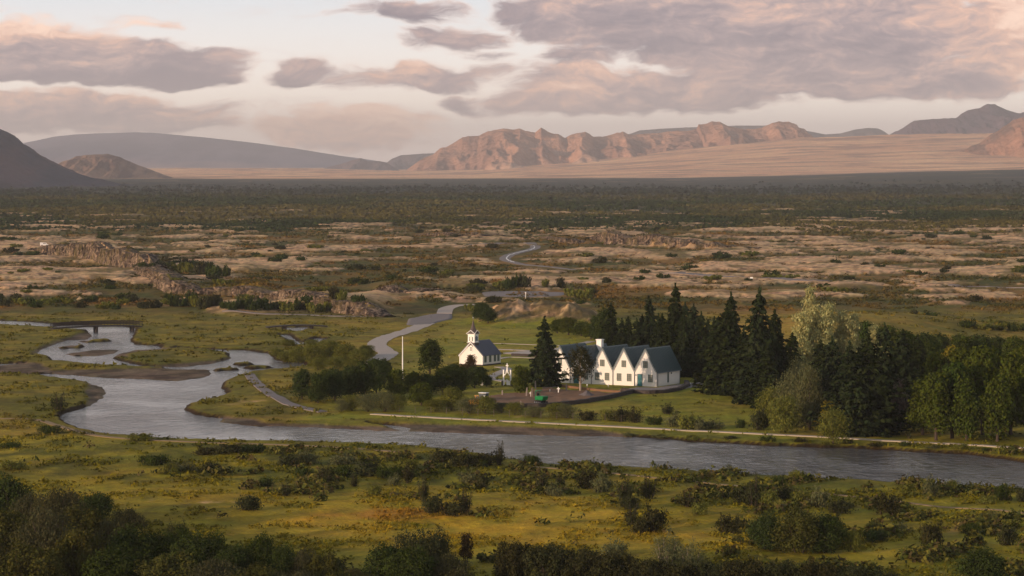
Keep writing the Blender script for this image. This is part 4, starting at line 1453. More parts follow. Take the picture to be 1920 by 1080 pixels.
# ------------------------------------------------------------------ wire fence along the boardwalk
fpts = gps([(690, 771), (800, 775), (920, 780), (1040, 785.5), (1160, 791), (1280, 797), (1380, 802)])
seg = np.hypot(*np.diff(fpts[:, :2], axis=0).T)
s = np.concatenate([[0], np.cumsum(seg)])
q = np.linspace(0, s[-1], 24)
FX, FY = np.interp(q, s, fpts[:, 0]), np.interp(q, s, fpts[:, 1])
FZ = groundz(FX, FY)
fe = empty('wire_fence', (0, 0, 0), 0, 'thin wire fence on posts just behind the pale boardwalk', 'fence')
for x_, y_, z_ in zip(FX, FY, FZ):
    po = MB().tube([(0, 0, -0.3), (0, 0, 1.1)], 0.04, 5).build('post', M['wood'], fe)
    po.location = (x_, y_, z_)
for h in (0.35, 0.7, 1.05):
    MB().tube([(x_, y_, z_ + h) for x_, y_, z_ in zip(FX, FY, FZ)], 0.009, 4).build('wire', M['wood'], fe)

# white sign and post in the lava, small white van far left
p = gp(1409, 524)
e = empty('signboard', p, 0, 'tiny white signboard on the lava behind the poplars', 'sign')
MB().box(-0.9, 0.9, -0.05, 0.05, 0.5, 1.5).build('board', M['trim'], e)
e.scale = (0.55, 0.55, 0.55)
MB().box(-0.8, -0.7, 0.06, 0.14, -0.3, 1.4).box(0.7, 0.8, 0.06, 0.14, -0.3, 1.4).build('post', M['wood'], e)
p = gp(985.5, 560)
e = empty('road_post', p, 0, 'thin pale post beside the grey parking area', 'post')
MB().tube([(0, 0, -0.3), (0, 0, 2.0)], 0.09, 6).build('pole', M['trim'], e)
MB().box(-0.16, 0.16, -0.14, -0.1, 1.6, 1.95).build('plate', M['trim'], e)
p = gp(83, 461)
e = empty('camper_van', p, R(15), 'tiny white camper van parked far off on the left lava edge', 'van')
MB().prism([(-2.6, 0.35), (2.6, 0.35), (2.6, 1.1), (1.7, 1.35), (1.1, 2.2), (-2.6, 2.3)], -1.0, 1.0).build('body', M['trim'], e, 0.08)
for wx in (-1.6, 1.6):
    MB().prism([(wx + 0.38 * math.cos(a), 0.38 + 0.38 * math.sin(a)) for a in np.linspace(0, 2 * math.pi, 12, endpoint=False)], -1.03, 1.03).build('wheel', M['rubber'], e)
MB().box(-0.9, 0.9, -1.03, -1.003, 1.35, 1.95).build('side_window', M['glass'], e)
e.scale = (0.7, 0.7, 0.7)

# ------------------------------------------------------------------ cliffs
def rockmat():
    m, nt, b = newmat('columnar lava rock')
    P = objco()
    a = noise(vmul(P, (0.8, 0.8, 0.22)), 1.0, 8, 0.7)
    c_ = noise(P, 0.18, 4, 0.6)
    rp_ = nt.nodes.new('ShaderNodeValToRGB')
    nt.links.new(a.k, rp_.inputs[0])
    cr = rp_.color_ramp
    for i, (p_, cc_) in enumerate([(0.38, (30, 26, 24)), (0.48, (78, 66, 58)), (0.56, (124, 106, 90)), (0.66, (178, 152, 126))]):
        e_ = cr.elements[i] if i < 2 else cr.elements.new(p_)
        e_.position = p_
        e_.color = (*lin(cc_), 1)
    nt.links.new(cmix(sstep(c_, 0.45, 0.65, 0, 0.5), E(rp_.outputs[0]), lin(104, 92, 52)).k, b.inputs['Base Color'])
    b.inputs['Roughness'].default_value = 0.95
    b.inputs['Specular IOR Level'].default_value = 0.1
    nt.links.new(bump_n(a, 0.8, 0.8), b.inputs['Normal'])
    return m


RKM = rockmat()
CLN = ['dark jagged cliff at the far left of the lava field', 'stepped lava cliff beside the bushy gorge on the left', 'long pale columnar lava cliff above the river flats', 'short columnar cliff left of the gravel parking area', 'small dark cliff piece just right of the winding road', 'long reddish columnar cliff right of the winding road', 'low distant cliff left above the winding road']
rng = np.random.default_rng(5)
for ci, c in enumerate(CLF):
    w, s_ = c['w'], c['s']
    nn_ = int(s_[-1] / 0.45)
    q = np.linspace(0, s_[-1], nn_)
    X_ = np.interp(q, s_, w[:, 0])
    Y_ = np.interp(q, s_, w[:, 1])
    tx_, ty_ = np.gradient(X_), np.gradient(Y_)
    l_ = np.hypot(tx_, ty_)
    nx_, ny_ = ty_ / l_, -tx_ / l_           # outward: towards the low side
    hh = np.interp(q, s_, c['h']) * (0.8 + 0.35 * pn(q / 5.0, q * 0, 21 + ci))
    zb = groundz(X_ + nx_ * 1.5, Y_ + ny_ * 1.5)
    zt = np.maximum(groundz(X_ - nx_ * 2.2, Y_ - ny_ * 2.2), zb + 0.3)
    rows = 16
    colid = np.floor(q / 1.3 + 0.6 * pn(q / 4, q * 0, 8)).astype(int)
    cj = rng.random(colid.max() + 3)
    cj2 = rng.random(colid.max() + 3)
    co = []
    for r in range(rows + 2):
        t = min(r / (rows - 1), 1.0)
        outw = 0.9 + 1.3 * (1 - t) ** 1.5 + 2.0 * (cj[colid] - 0.35) * (0.4 + 0.6 * t) * (hh / (hh + 1.5)) + 0.5 * fbm(q / 1.6, np.full(nn_, r * 0.33), 50 + ci, 3) + 0.9 * fbm(q / 7, np.full(nn_, r * 0.2), 80 + ci, 2)
        z_ = zb - 0.5 + (zt - zb + 0.5) * t * (1 - 0.28 * (cj2[colid] > 0.72) * ss(0.6, 1, t)) + 0.25 * pn(q / 0.9, np.full(nn_, r * 0.7), 33)
        if r == rows:
            outw = outw - 3.4
            z_ = zt + 0.25 + 0.2 * pn(q, q * 0, 3)
        if r == rows + 1:
            outw = outw - 7
            z_ = zt - 0.8
        co.append(np.c_[X_ + nx_ * outw, Y_ + ny_ * outw, z_])
    o = mesh_np('cliff', np.concatenate(co), grid_faces(rows + 2, nn_), RKM)
    tag(o, CLN[ci], kind='structure')
# ------------------------------------------------------------------ vegetation
def leafmat(name, rgb, rgb2, trans=0.25):
    m = bpy.data.materials.new(name)
    m.use_nodes = True
    nt = m.node_tree
    nt.nodes.clear()
    E.nt = nt
    oi = nt.nodes.new('ShaderNodeObjectInfo')
    rnd = E(oi.outputs['Random'])
    base = cmix(rnd, lin(rgb), lin(rgb2))
    c_ = cmix(1.0, base, vcol(), 'MULTIPLY')
    c_ = scalec(c_, rnd * 0.5 + 0.8)
    d = nt.nodes.new('ShaderNodeBsdfDiffuse')
    t = nt.nodes.new('ShaderNodeBsdfTranslucent')
    nt.links.new(c_.k, d.inputs[0])
    nt.links.new(c_.k, t.inputs[0])
    mx_ = nt.nodes.new('ShaderNodeMixShader')
    mx_.inputs[0].default_value = trans
    nt.links.new(d.outputs[0], mx_.inputs[1])
    nt.links.new(t.outputs[0], mx_.inputs[2])
    o = nt.nodes.new('ShaderNodeOutputMaterial')
    nt.links.new(mx_.outputs[0], o.inputs[0])
    return m


BARK = flatmat('dark bark', (70, 58, 50), 0.95, 6, 0.3, 0.03)
BARKP = flatmat('pale birch bark', (150, 134, 120), 0.9, 5, 0.3, 0.02)
FM = {
    'spruce': leafmat('spruce needles', (46, 54, 26), (38, 46, 28), 0.1),
    'green': leafmat('green leaves', (82, 88, 28), (50, 64, 26)),
    'dark': leafmat('dark green leaves', (60, 70, 28), (50, 60, 30)),
    'olive': leafmat('olive leaves', (106, 106, 44), (92, 94, 42)),
    'olive_shade': leafmat('shaded olive leaves', (78, 76, 34), (66, 68, 32)),  # darker copy of the olive leaves: near-bush shadow put into the colour
    'grey_shade': leafmat('shaded willow leaves', (76, 74, 46), (66, 66, 44)),  # willow leaves again, darkened to carry the near bushes' shadow in the colour
    'silver': leafmat('silvery poplar leaves', (176, 170, 114), (160, 156, 102), 0.3),
    'brown': leafmat('reddish brown leaves', (70, 58, 36), (78, 60, 38)),
    'yellow': leafmat('yellowing leaves', (124, 112, 34), (112, 104, 40), 0.3),
    'grey': leafmat('grey green willow leaves', (98, 98, 62), (88, 90, 60)),
    'scrub': leafmat('dark scrub leaves', (62, 60, 34), (52, 56, 34)),
    'dead': leafmat('grey dead twigs', (112, 96, 84), (104, 90, 80)),
}


def leaves(c_, nrm, size, asp, seed, tintv=0.30, updir=None):
    """quads at c_ facing roughly nrm; returns co, faces, colours"""
    r = np.random.default_rng(seed)
    n_ = len(c_)
    nrm = nrm + r.normal(0, 0.55, (n_, 3))
    nrm /= np.linalg.norm(nrm, axis=1)[:, None] + 1e-9
    a = r.normal(0, 1, (n_, 3)) if updir is None else updir + r.normal(0, 0.35, (n_, 3))
    a -= nrm * (a * nrm).sum(1)[:, None]
    a /= np.linalg.norm(a, axis=1)[:, None] + 1e-9
    b = np.cross(nrm, a)
    sz = size * r.uniform(0.6, 1.35, (n_, 1))
    a = a * sz
    b = b * sz * asp
    sk = r.uniform(-0.3, 0.3, (n_, 1))
    co = np.stack([c_ - a, c_ - b * (1 + sk) + a * 0.1, c_ + a, c_ + b * (1 - sk) - a * 0.1], 1).reshape(-1, 3)
    f = np.arange(n_ * 4).reshape(-1, 4)
    # light and dark clumps: slow noise through the crown plus leaf by leaf scatter
    q = 0.6 * pn(c_[:, 0] * 0.9 + c_[:, 2] * 0.5, c_[:, 1] * 0.9 - c_[:, 2] * 0.7, seed) + r.normal(0, 0.5, n_) * 0.5
    k = np.clip(1 + tintv * 1.6 * q, 0.45, 1.8)
    w_ = r.normal(0, 0.07, n_)
    colr = np.stack([k * (1 + w_), k, k * (1 - w_ * 0.5)], 1)
    return co, f, np.repeat(colr, 4, 0)


def crown_mesh(name, parts, mat):
    co, f, cl = [], [], []
    o = 0
    for a, b, c_ in parts:
        co.append(a)
        f.append(b + o)
        cl.append(c_)
        o += len(a)
    return mesh_np(name, np.concatenate(co), np.concatenate(f), mat, np.concatenate(cl), link=False)


def mb_mesh(mb, name, mat):
    me = bpy.data.meshes.new(name)
    me.from_pydata(mb.v, [], mb.f)
    me.materials.append(mat)
    me.update()
    return me


def spruce(seed, H=15.0, Rb=3.6, dens=1.0):
    r = np.random.default_rng(seed)
    C_, Nn, U_ = [], [], []
    nl = int(36 * dens)
    lean = r.normal(0, 0.012, 2)
    for i in range(nl):
        t = (i + r.uniform(-0.3, 0.3)) / nl
        t = np.clip(t, 0.0, 0.99)
        z_ = H * (0.03 + 0.95 * t)
        Rr = Rb * ((1 - t) ** 0.85) * r.uniform(0.78, 1.12) + 0.22
        if t < 0.12:
            Rr *= 0.75 + 2 * t
        nb_ = int(r.integers(7, 11) * (1 - 0.4 * t))
        a0 = r.uniform(0, 6.28)
        for k in range(nb_):
            a = a0 + k * 6.283 / nb_ + r.normal(0, 0.16)
            L_ = Rr * r.uniform(0.72, 1.22) * (1.0 + 0.45 * float(pn(np.array([t * 5 + seed]), np.array([a * 1.1]), seed)[0]))
            m_ = max(4, int(L_ * 11))
            s = np.sqrt(r.uniform(0.03, 1, m_)) * L_
            droop = -0.20 * s + 0.035 * s * s + (0.3 * s * (t > 0.8))
            side = r.normal(0, 1, m_) * 0.17 * (L_ - s * 0.75 + 0.2)
            x_ = np.cos(a) * s - np.sin(a) * side + lean[0] * z_
            y_ = np.sin(a) * s + np.cos(a) * side + lean[1] * z_
            C_.append(np.stack([x_, y_, z_ + droop + r.normal(0, 0.07, m_)], 1))
            Nn.append(np.stack([np.full(m_, np.cos(a) * 0.5), np.full(m_, np.sin(a) * 0.5), np.full(m_, 0.8)], 1))
            U_.append(np.stack([np.full(m_, np.cos(a)), np.full(m_, np.sin(a)), np.full(m_, -0.35)], 1))
    # leader
    zt = np.linspace(H * 0.94, H * 1.02, 12)
    C_.append(np.stack([lean[0] * zt + r.normal(0, 0.04, 12), lean[1] * zt + r.normal(0, 0.04, 12), zt], 1))
    Nn.append(np.tile([0.5, -0.5, 0.3], (12, 1)))
    U_.append(np.tile([0, 0, 1.0], (12, 1)))
    p = leaves(np.concatenate(C_), np.concatenate(Nn), 0.42, 0.55, seed, 0.3, np.concatenate(U_))
    cm = crown_mesh('crown', [p], FM['spruce'])
    tm = mb_mesh(MB().tube([(0, 0, -0.5), (lean[0] * H * .5, lean[1] * H * .5, H * 0.5), (lean[0] * H, lean[1] * H, H * 0.97)], [0.3, 0.18, 0.03], 8), 'trunk', BARK)
    return cm, tm, H, Rb * 2


def lobes(seed, W, H, z0, n_l, taper=0.0, column=False):
    r = np.random.default_rng(seed)
    out = []
    for i in range(n_l):
        t = r.uniform(0, 1)
        zz = z0 + (H - z0) * (0.12 + 0.78 * t)
        env = math.sqrt(max(0.05, 1 - ((t - 0.35) / 0.75) ** 2)) if not column else (0.75 + 0.25 * math.sin(t * 3)) * (1 - 0.55 * t)
        a = r.uniform(0, 6.283)
        q = math.sqrt(r.uniform(0.02, 1)) * 0.62 * env * W / 2
        rad = r.uniform(0.12, 0.25) * min(W, H) * (0.7 + 0.4 * env)
        out.append((q * math.cos(a), q * math.sin(a), zz, rad, rad * r.uniform(0.75, 1.15)))
    return out


def broad(seed, mat, W=7.0, H=9.0, z0=1.2, n_l=26, n_leaf=6500, size=0.20, bark=None, column=False, low=False, asp=0.7, stems=1, up=False, gap=0.2):
    r = np.random.default_rng(seed)
    lb = lobes(seed, W, H, z0, int(n_l * 1.5), column=column)
    if low:        # shrub: lobes reach the ground
        lb = [(x_ * 1.15, y_ * 1.15, max(z_ - z0 * 0.4, rd_ * 0.45), rd_, rz_) for x_, y_, z_, rd_, rz_ in lb]
    wts = np.array([l[3] ** 2 for l in lb])
    ids = r.choice(len(lb), n_leaf, p=wts / wts.sum())
    lbA = np.array(lb)[ids]
    d = r.normal(0, 1, (n_leaf, 3))
    d[:, 2] += 0.25
    d /= np.linalg.norm(d, axis=1)[:, None]
    rad = r.uniform(0.35, 1.35, n_leaf) ** 0.75 * (1 + 0.22 * pn(d[:, 0] * 3 + ids, d[:, 1] * 3 + d[:, 2] * 2, seed))
    P_ = lbA[:, :3] + d * np.stack([lbA[:, 3], lbA[:, 3], lbA[:, 4]], 1) * rad[:, None]
    # gaps
    g = pn(P_[:, 0] * 0.8 + P_[:, 2] * 0.6, P_[:, 1] * 0.8 + P_[:, 2] * 0.5, seed + 2)
    keep = (g > -gap - 0.35) & (P_[:, 2] > 0.02)
    P_, d = P_[keep], d[keep]
    ud = np.tile([0.15, 0.05, 1.0], (len(P_), 1)) if up else None
    p = leaves(P_, d + np.array([0, 0, 0.25]), size, asp, seed, 0.34, ud)
    cm = crown_mesh('crown', [p], mat)
    mb = MB()
    for s_ in range(stems):
        a = 6.283 * s_ / stems + r.uniform(0, 1)
        sp_ = 0.0 if stems == 1 else W * 0.10
        bx, by = sp_ * math.cos(a), sp_ * math.sin(a)
        top = (bx * 2.2 + r.normal(0, .1), by * 2.2 + r.normal(0, .1), H * 0.78)
        mid = (bx * 1.5, by * 1.5, H * 0.4)
        r0 = 0.022 * H / math.sqrt(stems) + 0.03
        mb.tube([(bx * 0.6, by * 0.6, -0.3), (bx, by, z0 * 0.7), mid, top], [r0 * 1.2, r0, r0 * 0.7, r0 * 0.2], 7)
        for x_, y_, z_, rd_, _ in lb[s_::stems][:9]:
            zb_ = max(z0 * 0.6, z_ - rd_ - H * 0.12)
            f_ = min(1, zb_ / (H * 0.78))
            mb.tube([(bx + (top[0] - bx) * f_, by + (top[1] - by) * f_, zb_), (x_ * 0.6, y_ * 0.6, (zb_ + z_) / 2), (x_, y_, z_)], [r0 * 0.45, r0 * 0.3, r0 * 0.12], 5)
    tm = mb_mesh(mb, 'trunk', bark or BARK)
    return cm, tm, H, W


def shrubmesh(seed, mat, W=2.4, H=1.6, n_leaf=900, size=0.13, up=True, bark=None, spiky=0.0, n_st=14):
    """many stemmed shrub: rising twigs carrying leaves, ragged top"""
    r = np.random.default_rng(seed)
    C_, D_, U_ = [], [], []
    mb = MB()
    for i in range(n_st):
        a = r.uniform(0, 6.283)
        q = math.sqrt(r.uniform(0, 1))
        h_ = H * r.uniform(0.55, 1.0) * (1 - 0.45 * q * q) * (1 + (spiky if r.random() < 0.25 else 0))
        b = np.array([q * W * 0.20 * math.cos(a), q * W * 0.20 * math.sin(a), 0.0])
        t_ = np.array([q * W * 0.46 * math.cos(a) + r.normal(0, .05), q * W * 0.46 * math.sin(a) + r.normal(0, .05), h_])
        k = int(n_leaf / n_st)
        s = r.uniform(0.08, 1.0, k) ** 0.8
        pt = b + (t_ - b) * s[:, None]
        sp_ = W * 0.13 * (1.1 - s * 0.75)[:, None]
        pt = pt + r.normal(0, 1, (k, 3)) * sp_ * np.array([1, 1, 0.7])
        pt[:, 2] = np.abs(pt[:, 2])
        C_.append(pt)
        D_.append(pt - np.array([0, 0, H * 0.3]))
        if i < 9:
            mb.tube([tuple(b - [0, 0, 0.2]), tuple((b + t_) / 2 + [0, 0, 0.05 * H]), tuple(t_)], [0.035 * H ** 0.5, 0.025 * H ** 0.5, 0.008], 4)
    C_ = np.concatenate(C_)
    D_ = np.concatenate(D_)
    D_ /= np.linalg.norm(D_, axis=1)[:, None] + 1e-6
    p = leaves(C_, D_, size, 0.5, seed, 0.34, np.tile([0.1, 0, 1.0], (len(C_), 1)) if up else None)
    return crown_mesh('foliage', [p], mat), mb_mesh(mb, 'stem', bark or BARK), H, W


PR = {
    'spruce': [spruce(11), spruce(12, 15, 4.2, 1.1), spruce(13, 15, 3.0), spruce(14, 15, 4.6, 1.0), spruce(15, 15, 2.5)],
    'tree': [broad(21, FM['dark'], 6.5, 8, 1.0, 26, 7000), broad(22, FM['dark'], 7, 8, 0.8, 30, 7500), broad(23, FM['green'], 6, 8, 0.9, 24, 6500)],
    'green': [broad(24, FM['green'], 6, 10, 1.0, 28, 7500), broad(25, FM['green'], 5, 9, 0.9, 22, 6000, column=True), broad(39, FM['green'], 5.5, 8, 0.8, 20, 5500)],
    'poplar': [broad(26, FM['silver'], 4.2, 13, 1.5, 34, 8000, 0.2, BARKP, True, up=True, asp=0.45), broad(27, FM['silver'], 5.0, 12, 1.5, 30, 8000, 0.2, BARKP, True, up=True, asp=0.45)],
    'birch': [broad(28, FM['scrub'], 5, 7, 1.9, 26, 6500, 0.13, BARKP, gap=-0.15)],
    'redbush': [broad(29, FM['brown'], 4, 3.6, 0.8, 16, 2600, 0.13, stems=3, gap=-0.1)],
    'willow': [broad(30, FM['grey'], 7, 8, 0.5, 26, 7500, 0.16, low=True, up=True, asp=0.4), broad(31, FM['olive'], 6, 6, 0.5, 22, 6500, 0.16, low=True, up=True, asp=0.45)],
    'yellow': [broad(32, FM['yellow'], 4, 6, 0.8, 18, 4200, 0.16)],
    'dead': [broad(33, FM['dead'], 3.6, 6, 0.8, 16, 2200, 0.12, stems=3, gap=-0.1)],
    # near bushes (leaf size for ~290 m)
    'bush': [broad(34, FM['dark'], 6, 4, 0.4, 34, 9000, 0.11, low=True, stems=3, gap=0.5), broad(35, FM['olive_shade'], 6, 4, 0.4, 30, 8500, 0.11, low=True, stems=3, gap=0.4), broad(36, FM['grey_shade'], 5.5, 4, 0.4, 28, 8000, 0.11, low=True, stems=3, up=True, asp=0.4)],
    'hedge': [broad(37, FM['scrub'], 7, 3.4, 0.3, 46, 10000, 0.10, low=True, stems=4, gap=0.8), broad(38, FM['scrub'], 6, 3.0, 0.3, 40, 9000, 0.10, low=True, stems=4, gap=0.8)],
    'shrub': [shrubmesh(41, FM['scrub'], 2.6, 1.9, 1500, 0.10), shrubmesh(42, FM['olive'], 2.8, 1.7, 1500, 0.10), shrubmesh(43, FM['grey'], 2.6, 1.8, 1400, 0.10), shrubmesh(44, FM['scrub'], 2.2, 2.6, 1400, 0.10, spiky=0.4), shrubmesh(45, FM['dark'], 3.4, 1.6, 1800, 0.10)],
    'spiky': [shrubmesh(46, FM['scrub'], 6, 6, 8000, 0.13, spiky=0.15, n_st=40), shrubmesh(47, FM['grey'], 4.0, 4, 3000, 0.09, bark=BARKP, n_st=18)],
    'lava': [shrubmesh(51, FM['scrub'], 4, 2.2, 420, 0.30, n_st=12), shrubmesh(52, FM['dark'], 5, 2.4, 460, 0.32, n_st=14), shrubmesh(53, FM['olive'], 3.6, 2.4, 380, 0.3, n_st=10)],
}
PARTN = {'shrub': ('foliage', 'stem'), 'spiky': ('foliage', 'stem'), 'lava': ('foliage', 'stem'), 'bush': ('foliage', 'stem'), 'hedge': ('foliage', 'stem')}
ORD = 'first second third fourth fifth sixth seventh eighth ninth tenth eleventh twelfth thirteenth fourteenth fifteenth sixteenth seventeenth eighteenth nineteenth twentieth'.split()
TENS = {2: 'twenty', 3: 'thirty', 4: 'forty', 5: 'fifty', 6: 'sixty', 7: 'seventy', 8: 'eighty', 9: 'ninety'}
TENTH = {20: 'twentieth', 30: 'thirtieth', 40: 'fortieth', 50: 'fiftieth', 60: 'sixtieth', 70: 'seventieth', 80: 'eightieth', 90: 'ninetieth'}


def ordn(n):
    if n <= 20:
        return ORD[n - 1]
    if n % 10 == 0:
        return TENTH[n]
    return TENS[n // 10] + '-' + ORD[n % 10 - 1]


rv = random.Random(77)


def plant(kind, px, py, hpx, wpx, name, variant=None, pos=None):
    v = variant if variant is not None else rv.randrange(len(PR[kind]))
    cm, tm, H, W = PR[kind][v]
    p = pos if pos is not None else gp(px, py)
    d = p.y
    h = hpx * d / F
    w = wpx * d / F
    e = bpy.data.objects.new(name, None)
    col.objects.link(e)
    e.location = (p.x, p.y, p.z - 0.05)
    e.rotation_euler = (0, 0, rv.uniform(0, 6.28) if kind not in ('poplar', 'spiky') else rv.uniform(-0.4, 0.4))
    sw = w / W
    e.scale = (sw, sw, h / H)
    n1, n2 = PARTN.get(kind, ('crown', 'trunk'))
    a = bpy.data.objects.new(n1, cm)
    a.parent = e
    col.objects.link(a)
    b = bpy.data.objects.new(n2, tm)
    b.parent = e
    col.objects.link(b)
    return e


def zone(items, group, tmpl, cat, name, single=None):
    """items: (kind, px, base py, height px, width px[, variant[, own label]]) ; labels count from the left among items of one look"""
    items = sorted(items, key=lambda q: q[1])
    n_ = len(items)
    for i, it in enumerate(items):
        kind, px, py, hp_, wp_ = it[:5]
        var = it[5] if len(it) > 5 else None
        e = plant(kind, px, py, hp_, wp_, name, var)
        lab = it[6] if len(it) > 6 else tmpl.format(ordn(i + 1))
        tag(e, lab, cat, group if n_ > 1 else None)


# --- spruces
zone([('spruce', 1022, 724, 130, 78, 3)], None, 'big dark spruce standing alone before the left end of the farmhouse', 'tree', 'spruce_tree')
zone([('spruce', 1147, 680, 112, 59, 0), ('spruce', 1180, 684, 90, 47, 2), ('spruce', 1222, 680, 124, 56, 2), ('spruce', 1243, 690, 100, 59, 0), ('spruce', 1266, 694, 160, 73, 1), ('spruce', 1300, 700, 128, 73, 0), ('spruce', 1328, 700, 100, 66, 3), ('spruce', 1285, 684, 115, 66, 1), ('spruce', 1204, 676, 86, 51, 0), ('spruce', 1165, 690, 92, 56, 3), ('spruce', 1195, 694, 96, 58, 1), ('spruce', 1236, 700, 110, 60, 3), ('spruce', 1316, 706, 120, 66, 1), ('spruce', 1340, 712, 116, 66, 3), ('spruce', 1255, 702, 96, 60, 4), ('spruce', 1282, 706, 120, 60, 3)],
     'spruces behind the farmhouse', '{} spruce from the left in the dark row behind the farmhouse', 'tree', 'spruce_tree')
zone([('spruce', 1360, 738, 166, 113, 3), ('spruce', 1372, 700, 150, 70, 1), ('spruce', 1345, 715, 120, 77, 0), ('spruce', 1421, 758, 214, 108, 1), ('spruce', 1396, 748, 130, 82, 0), ('spruce', 1455, 752, 168, 87, 0), ('spruce', 1440, 765, 120, 82, 3), ('spruce', 1478, 745, 120, 70, 2)],
     'tall spruces right of the farmhouse', '{} tall spruce from the left between farmhouse and pale poplars', 'tree', 'spruce_tree')
zone([('spruce', 1562, 802, 168, 104, 1), ('spruce', 1595, 816, 172, 122, 3), ('spruce', 1630, 815, 188, 136, 3), ('spruce', 1612, 792, 138, 113, 1), ('spruce', 1660, 800, 190, 113, 1), ('spruce', 1690, 770, 150, 94, 0), ('spruce', 1540, 770, 130, 89, 0), ('spruce', 1720, 740, 110, 82, 1)],
     'dark spruces before the poplars', '{} spruce from the left in the dark clump before the pale poplars', 'tree', 'spruce_tree')
# --- poplars and broadleaved trees of the right-hand wood
zone([('poplar', 1518, 735, 206, 50, 0), ('poplar', 1500, 740, 160, 64, 1), ('poplar', 1526, 738, 172, 66, 1), ('poplar', 1552, 730, 168, 56, 0), ('poplar', 1545, 738, 150, 66, 1), ('poplar', 1578, 735, 156, 60, 1), ('poplar', 1600, 732, 152, 56, 0), ('poplar', 1590, 736, 140, 60, 1), ('poplar', 1636, 735, 132, 44, 0), ('poplar', 1658, 735, 118, 40, 0)],
     'pale silvery poplars', '{} pale silvery poplar from the left, rising behind dark spruces', 'tree', 'poplar_tree')
zone([('willow', 1450, 795, 70, 74, 1), ('willow', 1492, 800, 112, 80, 0), ('willow', 1518, 806, 122, 70, 0), ('willow', 1472, 812, 70, 70, 1), ('willow', 1512, 800, 70, 64, 1), ('willow', 1562, 832, 64, 66, 1), ('willow', 1500, 760, 92, 60, 0)],
     'bushy willows at the wood edge', '{} grey-green bushy willow from the left below the tall spruces', 'tree', 'willow_tree')
its = []
for px, py, hp_, wp_, k in [(1700, 720, 95, 70, 'tree'), (1735, 700, 75, 60, 'tree'), (1765, 690, 60, 60, 'tree'), (1800, 690, 62, 60, 'tree'), (1835, 692, 64, 62, 'tree'), (1870, 694, 62, 62, 'tree'), (1905, 698, 66, 62, 'tree'), (1660, 690, 78, 60, 'tree'), (1690, 690, 70, 60, 'tree'), (1625, 690, 86, 60, 'tree')]:
    its.append((k, px, py, hp_, wp_))
zone(its, 'dark trees on the back edge of the wood', '{} dark round tree from the left along the wood\'s back edge', 'tree', 'broadleaf_tree')
zone([('green', 1730, 815, 105, 70, 0), ('green', 1755, 826, 130, 74, 0), ('green', 1785, 822, 150, 78, 1), ('green', 1812, 826, 120, 66, 2), ('green', 1842, 815, 170, 82, 0), ('green', 1870, 828, 130, 70, 2), ('green', 1895, 815, 160, 84, 0), ('green', 1925, 822, 150, 80, 1), ('green', 1800, 790, 140, 80, 0), ('green', 1860, 780, 130, 76, 1), ('green', 1915, 785, 140, 80, 2), ('green', 1762, 790, 130, 76, 2), ('green', 1965, 815, 150, 90, 0)],
     'green broadleaved trees at the right', '{} bright green broadleaf tree from the left beside the far riverbank', 'tree', 'broadleaf_tree')
zone([('yellow', 1783, 740, 90, 56, 0, 'yellow-green tree glowing among darker crowns at the back of the wood'), ('dead', 1686, 808, 100, 46, 0, 'grey half-bare shrubby tree right of the dark spruces'), ('green', 1815, 822, 66, 50, 2, 'small tree with pale bare trunk at the boardwalk right of the spruces'), ('yellow', 1560, 815, 62, 60, 0, 'yellowish bush leaning over the boardwalk below the spruces')], None, '{}', 'tree', 'broadleaf_tree')
# --- trees round the church and village
zone([('birch', 1088, 733, 80, 54, 0)], None, 'small reddish birch with pale trunk before the farmhouse wall', 'tree', 'birch_tree')
zone([('tree', 976, 738, 52, 42, 2)], None, 'small dark round tree between the white gate and big spruce', 'tree', 'broadleaf_tree')
zone([('redbush', 884, 704, 38, 34, 0), ('redbush', 872, 708, 26, 28, 0)], 'red-brown bushes before the church', '{} reddish brown bush from the left before the church front', 'bush', 'bush')
zone([('tree', 806, 700, 60, 56, 0)], None, 'round dark tree on the meadow left of the church', 'tree', 'broadleaf_tree')
zone([('tree', 566, 748, 53, 48, 0), ('tree', 596, 756, 56, 51, 1), ('tree', 628, 752, 58, 51, 0), ('tree', 655, 748, 61, 48, 1), ('tree', 684, 748, 67, 51, 0), ('tree', 706, 738, 65, 43, 1), ('tree', 742, 746, 53, 48, 2), ('tree', 775, 742, 44, 43, 2), ('tree', 800, 742, 41, 48, 1), ('tree', 830, 740, 48, 51, 0), ('tree', 862, 738, 49, 53, 1), ('tree', 890, 728, 39, 46, 0), ('tree', 850, 716, 34, 44, 1), ('tree', 700, 712, 39, 34, 1), ('tree', 722, 718, 43, 37, 0), ('tree', 612, 742, 49, 39, 2), ('tree', 790, 760, 43, 48, 2), ('tree', 900, 714, 25, 37, 0), ('tree', 912, 725, 22, 27, 1)],
     'dark trees left of the church', '{} dark tree from the left in the grove left of the church', 'tree', 'broadleaf_tree')
zone([('willow', 660, 770, 30, 46, 1), ('willow', 690, 772, 36, 50, 0), ('willow', 722, 772, 40, 56, 0), ('willow', 745, 772, 34, 44, 1), ('willow', 815, 772, 24, 46, 1), ('willow', 846, 770, 44, 54, 1), ('willow', 880, 775, 32, 56, 0), ('willow', 910, 776, 34, 50, 1), ('willow', 940, 774, 20, 40, 0), ('willow', 965, 778, 24, 46, 1), ('willow', 1000, 782, 22, 46, 0), ('willow', 1042, 783, 28, 50, 1), ('willow', 1062, 784, 28, 50, 0), ('willow', 640, 772, 24, 30, 0)],
     'low willows behind the boardwalk', '{} low grey-green willow bush from the left behind the boardwalk', 'bush', 'willow_bush')
